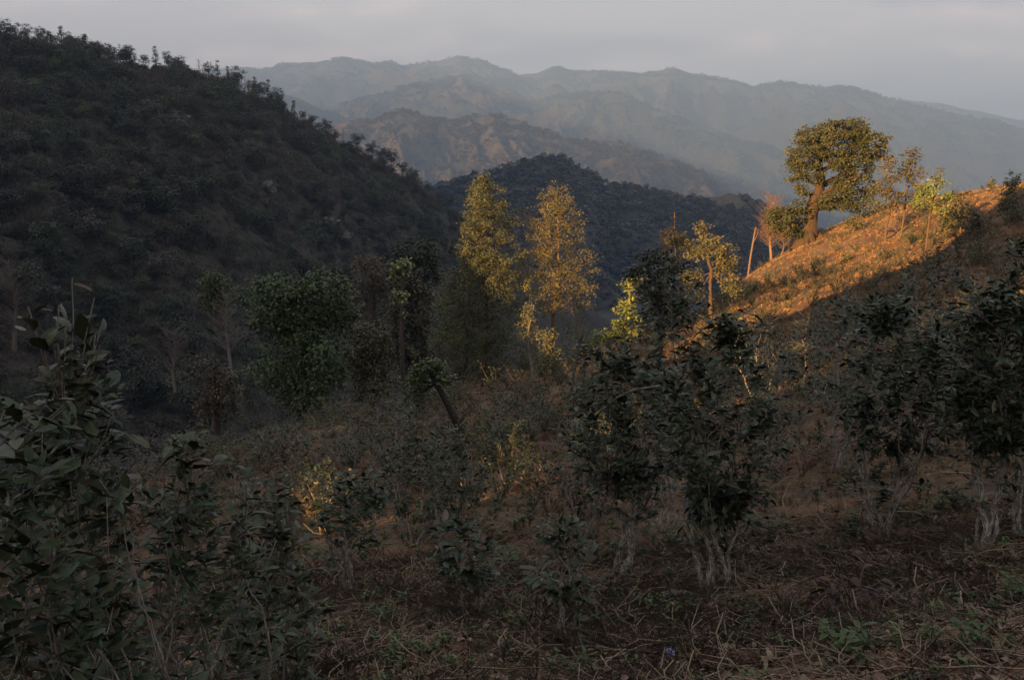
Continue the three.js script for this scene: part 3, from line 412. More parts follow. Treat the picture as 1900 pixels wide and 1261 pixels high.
// dark trees in the ravine
{
  const at = (px, py, d) => U(px, py, d);
  const dense = (name, px, py, d, W, top, pal, label, seed, opt = {}) => {
    const p = at(px, py, d), q = local(p, px, py), k = q(px + 1, py)[0], H = py - top, r = rng(seed), L = (x, y, z, rx, ry, rz, n) => [...q(x, y, z), rx * k, ry * k, rz * k, n], lobes = [];
    const rows = opt.rows || 5; for (let j = 0; j < rows; j++) { const t = (j + 0.6) / rows, w = W * 0.5 * Math.sqrt(Math.max(0.1, 1 - Math.pow(Math.abs(t - (opt.belly ?? 0.5)) * 1.55, 2))), m = Math.max(1, Math.round(w / (W * 0.17))); for (let i = 0; i < m; i++) { const a = m === 1 ? 0 : (i + 0.5) / m * 2 - 1; lobes.push(L(px + a * w * 0.75 + gauss(r) * W * 0.05, py - H * (0.08 + 0.84 * t) + gauss(r) * H * 0.03, gauss(r) * W * 0.25, W * 0.17, H / rows * 0.62, W * 0.2, Math.round((opt.n || 17) * (0.8 + 0.4 * r())))); } }
    return putTree(name, p, treeGeo({ seed: seed + 1, trunk: [[...q(px, py + 20), 8 * k], [...q(px, py - H * 0.25), 7 * k], [...q(px + W * 0.04, py - H * 0.55), 5 * k], [...q(px + W * 0.02, py - H * 0.85), 1.5 * k]], lobes, leaf: opt.leaf || 0.17, per: opt.per || 46, clump: opt.clump || 0.5, pal, bark: [0.1, 0.08, 0.065], limb: 0.06, twig: 0.35, droop: 0.35, ...opt.more }), leafMat, label);
  };
  dense('ravine_tree', 565, 790, 46, 205, 486, [[0.045, 0.075, 0.024], [0.036, 0.062, 0.02], [0.06, 0.088, 0.028]], 'large dark green leafy tree hung with creepers in the ravine', 601, { rows: 7, n: 19, belly: 0.62 });
  dense('ravine_tree', 765, 740, 60, 95, 482, [...BROWN, ...DARK], 'tall brownish tree with pale leafy top in the ravine', 611, { rows: 6, n: 12, more: { pal2: [0.05, 0.06, 0.03] } });
  { const p = at(755, 500, 58); const q = local(p, 755, 500), k = q(756, 500)[0]; putTree('ravine_tree', at(748, 720, 58), (() => { const p0 = at(748, 720, 58), q0 = local(p0, 748, 720), k0 = q0(749, 720)[0]; return treeGeo({ seed: 616, trunk: [[...q0(748, 735), 4 * k0], [...q0(746, 620), 3.4 * k0], [...q0(750, 540), 2.6 * k0], [...q0(753, 492), 1.2 * k0]], lobes: [[...q0(752, 494), 18 * k0, 11 * k0, 16 * k0, 16], [...q0(742, 506), 10 * k0, 8 * k0, 10 * k0, 7], [...q0(748, 560), 12 * k0, 26 * k0, 12 * k0, 9]], leaf: 0.22, per: 22, clump: 0.3, pal: [[0.17, 0.19, 0.07], [0.14, 0.16, 0.06]], bark: [0.14, 0.11, 0.09], limb: 0.05, twig: 0.7 }); })(), leafMat, 'slim tree with a pale yellow-green tuft standing out in the ravine'); }
  dense('ravine_tree', 690, 750, 56, 100, 590, [[0.075, 0.075, 0.034], [0.06, 0.062, 0.03]], 'dome-shaped dull olive tree between the dark green tree and the brownish one', 621, { rows: 4, n: 12 });
  dense('ravine_tree', 770, 560, 95, 110, 448, DARK, 'dark domed tree behind the pale-topped one', 631, { rows: 4, n: 15, leaf: 0.26, clump: 0.7 });
  dense('ravine_tree', 690, 600, 100, 90, 468, BROWN, 'brownish leafless-looking tree beside the dark domed tree', 636, { rows: 4, n: 11, leaf: 0.22, clump: 0.7 });
  dense('ravine_tree', 400, 800, 62, 110, 655, [...BROWN, ...DARK], 'low brown bushy tree at the left foot of the large dark green tree', 641, { rows: 3, n: 11 });
  dense('ravine_tree', 405, 590, 95, 60, 505, GREEN, 'small green-topped tree up the ravine left of the large tree', 646, { rows: 3, n: 11, leaf: 0.24, clump: 0.6 });
  putTree('bare_tree', at(425, 690, 75), bareTree(661, 7, 2.4, [0.30, 0.28, 0.27], 0.2, 120), leafMat, 'grey bare tree left of the large dark green tree');
  putTree('bare_tree', at(325, 720, 70), bareTree(663, 5, 2.6, [0.24, 0.21, 0.2], 0.15, 110), leafMat, 'low grey bare tree above the left tea bush');
  putTree('bare_tree', at(30, 640, 60), bareTree(665, 6, 2.4, [0.2, 0.17, 0.16], 0.15, 100), leafMat, 'bare branching tree at the left edge above the tea bush');
  // dark leaning trunk with a green tuft
  const p = hit(856, 806, 5, 60), q = local(p, 856, 806), k = q(857, 806)[0], T = (x, y, z, r) => [...q(x, y, z), r * k], L = (x, y, z, rx, ry, rz, n) => [...q(x, y, z), rx * k, ry * k, rz * k, n];
  putTree('leaning_tree', p, treeGeo({ seed: 671, trunk: [T(862, 830, 0, 10), T(856, 806, 0, 8.5), T(845, 775, 0, 7), T(826, 740, 0, 6), T(812, 712, 0, 5), T(800, 690, 0, 3), T(796, 672, 0, 1)], lobes: [L(795, 680, 2, 18, 12, 15, 15), L(776, 702, 3, 12, 14, 12, 10), L(812, 676, -2, 12, 9, 10, 8), L(768, 735, 2, 10, 14, 8, 8), L(825, 700, 3, 10, 10, 8, 5), L(790, 720, -3, 12, 10, 8, 6)], leaf: 0.085, per: 34, clump: 0.2, pal: [[0.05, 0.082, 0.022], [0.04, 0.068, 0.02], [0.07, 0.09, 0.024]], bark: [0.06, 0.048, 0.04], limb: 0.06, twig: 0.5, rise: 0.2, clear: 1.6 }), leafMat, 'dark leaning trunk with a bright green leafy tuft', 'tree');
  // dark crown behind the tallest tea bush
  const pd = stand(1222, 24), qd = local(pd, 1222, 760), kd = qd(1223, 760)[0], Hd = heightAt(pd, 1222, 462); const Ld = (x, y, rx, ry, n) => [(x - 1222) * kd, U(x, y, 24).y - pd.y, 0, rx * kd, ry * kd, rx * kd, n];
  putTree('dark_tree', pd, treeGeo({ seed: 681, trunk: [[0, -0.2, 0, 0.09], [0.05, Hd * 0.5, 0, 0.07], [0, Hd * 0.85, 0, 0.03]], lobes: [Ld(1215, 476, 26, 10, 16), Ld(1240, 490, 22, 14, 15), Ld(1190, 500, 18, 10, 9), Ld(1168, 512, 9, 5, 3), Ld(1225, 520, 30, 18, 16), Ld(1232, 555, 34, 20, 22), Ld(1220, 590, 34, 20, 20), Ld(1205, 545, 20, 16, 10)], leaf: 0.085, per: 30, clump: 0.14, pal: DARK, bark: [0.12, 0.09, 0.07], limb: 0.03, twig: 0.6 }), leafMat, 'dark-leaved treetop just behind the tallest tea bush');
}

// ------------------------------------------------------------------ wooded hillsides
function forestTree(seed, H, W, pal, kind) {
  const r = rng(seed), lobes = [], trunk = [[0, -1.5, 0, 0.16], [0.1, H * 0.4, 0, 0.12], [0, H * 0.85, 0, 0.05]];
  if (kind === 'round') for (let k = 0; k < 7; k++) { const a = r() * 6.28, q = r() * 0.55; lobes.push([Math.cos(a) * q * W, H * (0.42 + 0.42 * r()), Math.sin(a) * q * W, W * 0.42, H * 0.2, W * 0.42, 8]); }
  else if (kind === 'cone') for (let k = 0; k < 9; k++) { const t = k / 8, a = r() * 6.28, w = W * lerp(0.55, 0.1, t); lobes.push([Math.cos(a) * w * 0.5, H * lerp(0.18, 0.95, t), Math.sin(a) * w * 0.5, w, H * 0.08, w, Math.round(lerp(7, 3, t))]); }
  else for (let k = 0; k < 6; k++) { const a = r() * 6.28, q = r() * 0.7; lobes.push([Math.cos(a) * q * W, H * (0.35 + 0.4 * r()), Math.sin(a) * q * W, W * 0.45, H * 0.3, W * 0.45, 5]); }
  return treeGeo({ seed: seed + 1, trunk, lobes, leaf: 0.30, per: kind === 'cone' ? 24 : 26, clump: W * 0.2, pal, bark: kind === 'bare' ? [0.22, 0.19, 0.17] : [0.10, 0.08, 0.07], limb: 0.05, twig: 0.4, sides: 3 });
}
const DULL = [[0.043, 0.040, 0.027], [0.036, 0.037, 0.023], [0.052, 0.045, 0.030]], PALE = [[0.30, 0.31, 0.27], [0.22, 0.23, 0.19], [0.36, 0.37, 0.34]];
const kinds = { round: [0, 1, 2, 3].map(k => forestTree(700 + k * 7, 6.5, 3.2, k % 2 ? DARK : [...DARK, ...GREEN.slice(1, 2)], 'round')), cone: [0, 1, 2].map(k => forestTree(740 + k * 7, 8.5, 2.5, DARK, 'cone')), dull: [0, 1, 2].map(k => forestTree(770 + k * 7, 5.5, 3.2, DULL, 'round')), bare: [0, 1].map(k => bareTree(790 + k * 5, 6.5, 2.6, [0.12, 0.10, 0.09], 0.2, 42)), green: [0, 1].map(k => forestTree(800 + k * 7, 6.5, 3.0, [[0.06, 0.085, 0.028], [0.07, 0.085, 0.03]], 'round')), pale: [0, 1].map(k => forestTree(820 + k * 7, 6, 3.4, [...PALE, ...DULL], 'round')) };
function hillTree(kind, v, p, s, turn, label, group) { const g = kinds[kind][v % kinds[kind].length], t = putTree(kind === 'bare' ? 'bare_tree' : kind === 'pale' ? 'flowering_tree' : kind === 'cone' ? 'conical_tree' : 'hill_tree', p, g, leafMat, label, 'tree', group); t.rotation.y = turn; t.scale.setScalar(s); return t; }
{
  // trees standing on the skyline of the left hill: [px, top, kind, scale about its natural height]
  const sky = [[8, 26, 'bare'], [30, 37, 'round'], [57, 45, 'round'], [80, 50, 'round'], [104, 58, 'dull'], [122, 45, 'cone'], [136, 60, 'round'], [165, 62, 'cone'], [181, 76, 'round'], [206, 82, 'round'], [240, 84, 'round'], [262, 104, 'bare'], [275, 102, 'round'], [293, 85, 'cone'], [317, 96, 'round'], [346, 97, 'bare'], [372, 102, 'bare'], [390, 116, 'round'], [407, 112, 'cone'], [425, 122, 'cone'], [438, 136, 'dull'], [455, 137, 'bare'], [473, 142, 'cone'], [487, 152, 'round'], [498, 148, 'cone'], [523, 168, 'cone'], [545, 184, 'cone'], [560, 205, 'round'], [578, 214, 'dull'], [603, 220, 'round'], [621, 240, 'round'], [634, 233, 'bare'], [660, 248, 'round'], [688, 262, 'round'], [706, 274, 'dull'], [724, 278, 'round'], [745, 301, 'round'], [765, 311, 'round'], [790, 336, 'round'], [812, 355, 'dull']];
  const word = { bare: 'bare twiggy tree', round: 'rounded dark tree', dull: 'dull brownish tree', cone: 'narrow pointed tree' };
  sky.forEach(([px, top, kind], i) => { const u = U(px, 200, 1).x, [qq, dc] = leftCrest(u), d = dc - 3, p = V(u * d, leftHill(u, d) - 0.3, -d), H = U(px, top, d).y - p.y, nat = { round: 6.3, cone: 8.7, dull: 5.3, bare: 7 }[kind]; hillTree(kind, i, p, Math.max(0.45, H / nat), i * 2.4, `${word[kind]} on the left hill skyline, ${ordinal(i)} of the row from the left edge`, 'trees along the left hill skyline'); });
  // trees on the face that stand out by themselves
  const face = [[250, 640, 200, 'green', 'green-topped'], [90, 235, 190, 'green', 'pale green'], [75, 300, 225, 'green', 'dull green'], [75, 365, 210, 'green', 'green'], [125, 350, 200, 'dull', 'wide brown-green'], [340, 225, 300, 'pale', ''], [505, 350, 300, 'pale', ''], [612, 418, 240, 'pale', ''], [640, 446, 230, 'pale', ''], [440, 330, 260, 'green', ''], [430, 280, 280, 'green', ''], [300, 190, 300, 'green', ''], [40, 420, 170, 'dull', ''], [160, 240, 260, 'round', ''], [75, 110, 290, 'round', ''], [130, 120, 290, 'round', '']];
  const text = ['green-topped tree low on the left hill, just above the left tea bush', 'pale green tree high on the left hill near the left edge', 'dull green tree on the left hill beneath the pale green one', 'green tree on the left hill lowest of three near the left edge', 'wide brown-green tree on the left hill right of the lowest green one', 'whitish flowering tree high on the left hill', 'whitish flowering tree midway up the left hill', 'brightest whitish flowering tree at the foot of the left hill', 'whitish flowering tree just below the brightest flowering one', 'greyish green tree on the left hill right of centre', 'green tree on the left hill above the greyish green one', 'faint green tree beneath the left hill skyline', 'dark brown tree on the left hill at the left edge', 'dark rounded tree on the left hill below the pointed skyline tree', 'very dark rounded tree just under the skyline at the top left', 'very dark rounded tree second under the skyline at the top left'];
  face.forEach(([px, py, d, kind], i) => { const u = U(px, py, 1).x; let dd = 95; for (; dd < 480; dd += 1.5) { const y = U(px, py, dd).y; if (y < leftHill(u, dd) + 3) break; } const p = V(u * dd, leftHill(u, dd) - 0.3, -dd); hillTree(kind, i, p, (kind === 'pale' ? 0.95 : 0.85) * (0.6 + dd / 700), i * 1.7, text[i]); });
}
function forest(name, label, hf, n, us, ds, list, seed, accept) {
  const r = rng(seed), buckets = list.map(() => []), o = new THREE.Object3D();
  for (let k = 0, tries = 0; k < n && tries < n * 30; tries++) {
    const u = lerp(us[0], us[1], r()), [d0, d1] = ds(u), d = lerp(d0, d1, Math.sqrt(r())), y = hf(u, d); if (!accept(u * d, y, d, u)) continue;
    const b = Math.floor(r() * list.length); o.position.set(u * d, y - 0.4, -d); o.rotation.set(0, r() * 6.28, 0); const s = list[b][2] * (0.55 + 0.8 * r()); o.scale.set(s * (0.8 + 0.5 * r()), s * (0.75 + 0.5 * r()), s); o.updateMatrix(); const t = 0.7 + 0.6 * r(); buckets[b].push([o.matrix.clone(), new THREE.Color().setRGB(t * (0.92 + 0.16 * r()), t, t * (0.9 + 0.2 * r()))]); k++;
  }
  list.forEach(([geo, mat], i) => { const m = new THREE.InstancedMesh(geo, mat, buckets[i].length); m.name = numbered(name); buckets[i].forEach(([mm, c], k) => { m.setMatrixAt(k, mm); m.setColorAt(k, c); }); m.castShadow = m.receiveShadow = true; tag(m, label, 'forest', null, 'stuff'); scene.add(m); });
}
const brush = [0, 1, 2].map(k => { const r = rng(860 + k), a = new Acc(); for (let q = 0; q < 320; q++) { const an = r() * 6.28, e = Math.sqrt(r()) * 1.6, y = (1.7 - 0.35 * e * e) * (0.25 + 0.75 * r()), base = [BROWN.map(c => c.map(v => v * 0.7)), DULL, DARK][k][Math.floor(r() * 3)], j = 0.7 + 0.6 * r(); a.add(CARD, leafMatrix(M4, V(Math.cos(an) * e, y, Math.sin(an) * e), V(gauss(r), gauss(r) * 0.7 + 0.2, gauss(r)), gauss(r), 0.19 + 0.14 * r()), base.map(v => v * j)); } for (let q = 0; q < 14; q++) { const an = r() * 6.28, l = 0.6 + r(); a.tube([[0, -0.3, 0, 0.03], [Math.cos(an) * l * 0.8, l * 1.3, Math.sin(an) * l * 0.8, 0.012]], 3, [0.11, 0.09, 0.08]); } return a.build(); });
const crownsOf = list => list.map(g => [g.crown || g.wood, leafMat]);
forest('hill_forest', 'mixed dark forest clothing the left hill', leftHill, 1050, [-0.66, -0.02], u => [Math.max(95, leftCrest(u)[1] - 290), leftCrest(u)[1] - 5], [...kinds.round.map(g => [g.crown, leafMat, 1.0]), ...kinds.dull.map(g => [g.crown, leafMat, 1.05]), ...kinds.dull.map(g => [g.crown, leafMat, 0.8]), [kinds.bare[0].wood, barkMat, 0.8], [kinds.green[0].crown, leafMat, 0.7]], 871, (x, y, d, u) => y > ravine(u, d) + 2 && fbm(x / 45, d / 45, 3) > -0.3);
forest('hill_undergrowth', 'brown undergrowth between the trees of the left hill', leftHill, 9000, [-0.66, 0.02], u => [Math.max(90, leftCrest(u)[1] - 300), leftCrest(u)[1] + 4], [brush[0], brush[0], brush[1], brush[2]].map(g => [g, leafMat, 0.95]), 872, () => true);
forest('ravine_undergrowth', 'tangled dark undergrowth filling the ravine', (u, d) => Math.max(leftHill(u, d), -Infinity), 2200, [-0.62, 0.05], () => [72, 150], brush.map(g => [g, leafMat, 1.5]), 873, () => true);
const small = [0, 1, 2].map(k => { const r = rng(890 + k), a = new Acc(); for (let q = 0; q < 70; q++) { const an = r() * 6.28, ph = r() * 1.5, e = 3.0 * Math.cos(ph) * (0.8 + 0.3 * r()), y = 1.5 + 4.2 * Math.sin(ph) * (0.8 + 0.3 * r()), base = [[[0.055, 0.062, 0.034], [0.045, 0.055, 0.03], [0.065, 0.068, 0.036]], [[0.075, 0.068, 0.045], [0.065, 0.06, 0.04], [0.085, 0.075, 0.05]], BROWN][k][Math.floor(r() * 3)], j = 0.8 + 0.5 * r(); a.add(CARD, leafMatrix(M4, V(Math.cos(an) * e, y, Math.sin(an) * e), V(Math.cos(an) + gauss(r), gauss(r) * 0.7, Math.sin(an) + gauss(r)), gauss(r) * 0.7, 1.9 + r()), base.map(v => v * j)); } return a.build(); });
forest('ridge_forest', 'dark forest covering the wooded ridge', darkRidge, 4600, [-0.12, 0.36], u => [darkCrest(u)[1] - 460, darkCrest(u)[1] + 6], [[small[0], leafMat, 0.95], [small[0], leafMat, 0.8], [small[1], leafMat, 0.85], [small[2], leafMat, 0.75]], 881, (x, y, d) => Math.hypot((x - 239) / 22, (d - 1109) / 38) > 1);
forest('rocky_hill_forest', 'hazy trees scattered over the rocky hill', rockyHill, 6000, [-0.22, 0.3], u => [rockyCrest(u)[1] - 1000, rockyCrest(u)[1] + 12], [[small[0], leafMat, 1.5], [small[1], leafMat, 1.4], [small[2], leafMat, 1.3]], 882, (x, y, d) => fbm(x / 150, d / 150, 4) > -0.05);
forest('far_fold_forest', 'faint forest on the far spurs', fold, 9000, [-0.3, 0.52], u => [foldCrest(u)[1] - 1600, foldCrest(u)[1] + 10], [[small[0], leafMat, 2.1], [small[1], leafMat, 1.9]], 883, (x, y, d) => fbm(x / 380, d / 380, 5) < 0.12);
forest('far_range_forest', 'faint forest on the far mountain range', farRange, 14000, [-0.3, 0.54], u => [farCrest(u)[1] - 2000, farCrest(u)[1] + 12], [[small[0], leafMat, 2.3], [small[1], leafMat, 2.0]], 884, (x, y, d) => fbm(x / 460, d / 460, 5) < 0.12);
// single trees that stand up on the wooded ridge skyline
[[1090, 345], [1107, 340], [1143, 348], [1160, 345], [1177, 352], [1201, 340], [1215, 352], [1240, 355], [1258, 362], [1268, 364], [1283, 366], [862, 330], [900, 318], [1050, 284], [1075, 302]].sort((a, b) => a[0] - b[0]).forEach(([px, top], i) => { const u = U(px, 340, 1).x, dc = darkCrest(u)[1], p = V(u * dc, darkRidge(u, dc) - 0.5, -dc), H = Math.max(6, U(px, top, dc).y - p.y); const k = i % 3 === 2 ? 'cone' : 'round'; hillTree(k, i, p, H / (k === 'cone' ? 8.7 : 6.3), i * 1.3, `small dark tree standing up on the dark ridge skyline, ${ordinal(i)} from the left`, 'trees along the dark ridge skyline'); });

// ------------------------------------------------------------------ tea bushes
// s: base px,py (or d), top py, half width in px, stems, twigs, leaves per twig, how many leaves are parts
function teaBush(s, i) {
  const p = s.d ? stand(s.x, s.d) : hit(s.x, s.y, 1, 60), d = -p.z, k = d / F / CT, H = U(s.x, s.top, d).y - p.y, W = s.w * k, r = rng(900 + i * 13), wood = [], leaves = [];
  const t = thing(s.name || 'tea_bush', p, s.label, s.cat || 'tea bush', s.group || 'old tea bushes on the slope');
  const L0 = s.leaf || 0.088, nodes = [], lowNodes = [];
  for (let q = 0; q < s.stems; q++) {
    const a = (q + r() * 0.7) / s.stems * 6.28, lean = (0.2 + 0.7 * r()) * W, acc = new Acc(), R = (s.thick || 0.016) * (0.75 + 0.5 * r()), n = 7, path = []; let jx = 0, jz = 0;
    for (let m = 0; m <= n; m++) { const f = m / n; jx += gauss(r) * 0.036 * H; jz += gauss(r) * 0.036 * H; path.push([Math.cos(a) * (0.03 + lean * Math.pow(f, 0.8)) + jx, -0.05 + f * H * (s.split || 0.62), Math.sin(a) * (0.03 + lean * Math.pow(f, 0.8)) + jz, R * lerp(1.25, 0.5, f)]); if (m >= 4) nodes.push([...path[m], q]); if (m >= 2) lowNodes.push([...path[m], q]); }
    acc.tube(path, 8, [1, 1, 1], 0.22);
    wood.push(acc);
  }
  const low = s.low || 0.4, lobe = a => 0.72 + 0.4 * n2(Math.cos(a) * 0.9 + i * 3.7, Math.sin(a) * 0.9 - i);
  const inCrown = (f0, f1) => { let a, b, c, n; do { a = r() * 2 - 1; b = r() * 2 - 1; c = r() * 2 - 1; n = Math.hypot(a, b, c); } while (n > 1 || n < 0.15); const f = lerp(f0, f1, r()) / n, w = W * 1.45 * lobe(Math.atan2(c, a)); return V(a * f * w, H * (low + (1 - low) * 0.5 * (1 + clamp(b * f * 1.3, -1, 1.02))), c * f * w * 0.9); };
  const ends = [];
  nodes.slice().forEach((nd, q) => { if (r() < 0.25) return; const e = inCrown(0.3, 0.8); e.x = lerp(e.x, nd[0] * 1.5, 0.35); e.z = lerp(e.z, nd[2] * 1.5, 0.35); if (e.y < nd[1] + 0.1) e.y = nd[1] + 0.1 + 0.2 * r(); const s0 = V(nd[0], nd[1], nd[2]), len = s0.distanceTo(e), pts = []; for (let m = 0; m <= 6; m++) { const f = m / 6, v = s0.clone().lerp(e, f), w = m && m < 6 ? len * 0.07 : 0; pts.push([v.x + gauss(r) * w, v.y + gauss(r) * w * 0.6, v.z + gauss(r) * w, nd[3] * lerp(0.6, 0.22, f)]); if (m > 1) ends.push([...pts[m], nd[4]]); } wood[nd[4]].tube(pts, 6, [1, 1, 1], 0.15); });
  for (let q = 0; q < s.twigs * 1.25; q++) {
    const e = inCrown(0.55, 1.0); if (s.shoot && q < s.shoot) e.y = H * (0.92 + 0.2 * r()), e.x *= 0.7, e.z *= 0.8;
    let best = ends[0], bd = 1e9; for (const nd of ends) { const dd = Math.hypot(nd[0] - e.x, nd[2] - e.z) * 1.2 + Math.abs(e.y - 0.1 - nd[1]) + (nd[1] > e.y ? 0.25 : 0); if (dd < bd) { bd = dd; best = nd; } }
    if (q % 10 === 4 && !s.shoot) { best = lowNodes[Math.floor(r() * lowNodes.length)]; const an = r() * 6.28, l = (0.1 + 0.22 * r()) * Math.min(1, H); e.set(best[0] + Math.cos(an) * l, best[1] + l * (0.2 + 0.7 * r()), best[2] + Math.sin(an) * l); }
    const s0 = V(best[0], best[1], best[2]), len = s0.distanceTo(e), mid = s0.clone().lerp(e, 0.5).add(V(gauss(r) * 0.08 * len, -0.08 * len + gauss(r) * 0.03, gauss(r) * 0.08 * len)), R = Math.min(0.006, best[3] * 0.6);
    const curve = new THREE.QuadraticBezierCurve3(s0, mid, e), pts = []; for (let m = 0; m <= 4; m++) { const v = curve.getPoint(m / 4); pts.push([v.x, v.y, v.z, lerp(R, 0.0018, m / 4)]); }
    wood[best[4]].tube(pts, 4);
    if (r() < (s.bald || 0.06)) continue;
    const nl = Math.round(s.per * (0.6 + 0.8 * r())), tg = V();
    for (let l = 0; l < nl; l++) {
      const f2 = 0.2 + 0.8 * Math.pow((l + 1) / nl, 0.8), v = curve.getPoint(f2); curve.getTangent(f2, tg); const an = l * 2.4 + r() * 1.2, dir = V(Math.cos(an), 0, Math.sin(an)).multiplyScalar(0.9).addScaledVector(tg, 0.55).add(V(gauss(r) * 0.35, 0.1 + gauss(r) * 0.6 - (s.droop || 0.15), gauss(r) * 0.35)), b = 0.03 + (len > 0.05 ? 0 : 0.02); v.add(V(gauss(r) * b, gauss(r) * b, gauss(r) * b));
      leaves.push([leafMatrix(new THREE.Matrix4(), v, dir, gauss(r) * 0.9, L0 * (0.45 + 0.95 * Math.pow(r(), 1.4)) * (l > nl - 3 ? 0.75 : 1)), Math.floor(r() * TEA.length), r() < 0.72 ? Math.floor(r() * 3) : 3 + Math.floor(r() * (teaTones.length - 3)), v.z + v.y * 0.35 + r() * 0.35]);
    }
  }
  for (const acc of wood) mesh('stem', acc.build(), s.barkMat || lichenMat, t);
  leaves.sort((a, b) => b[3] - a[3]);
  const K = Math.min(s.parts || 0, leaves.length), mass = new Acc();
  leaves.forEach(([m, g, c], q) => { if (q < K) { const o = mesh('leaf', teaGeos[g], (s.mats || teaMats)[c], t); o.matrix.copy(m); o.matrix.decompose(o.position, o.quaternion, o.scale); } else { const j = 0.75 + 0.5 * r(); mass.add((d > 9 ? TEA_FAR : TEA_MID)[g], m, (s.tones || teaTones)[c].map(v => v * j)); } });
  if (mass.count) { const f = mesh('foliage', mass.build(), teaMassMat, t); f.userData.kind = 'stuff'; }
  return t;
}
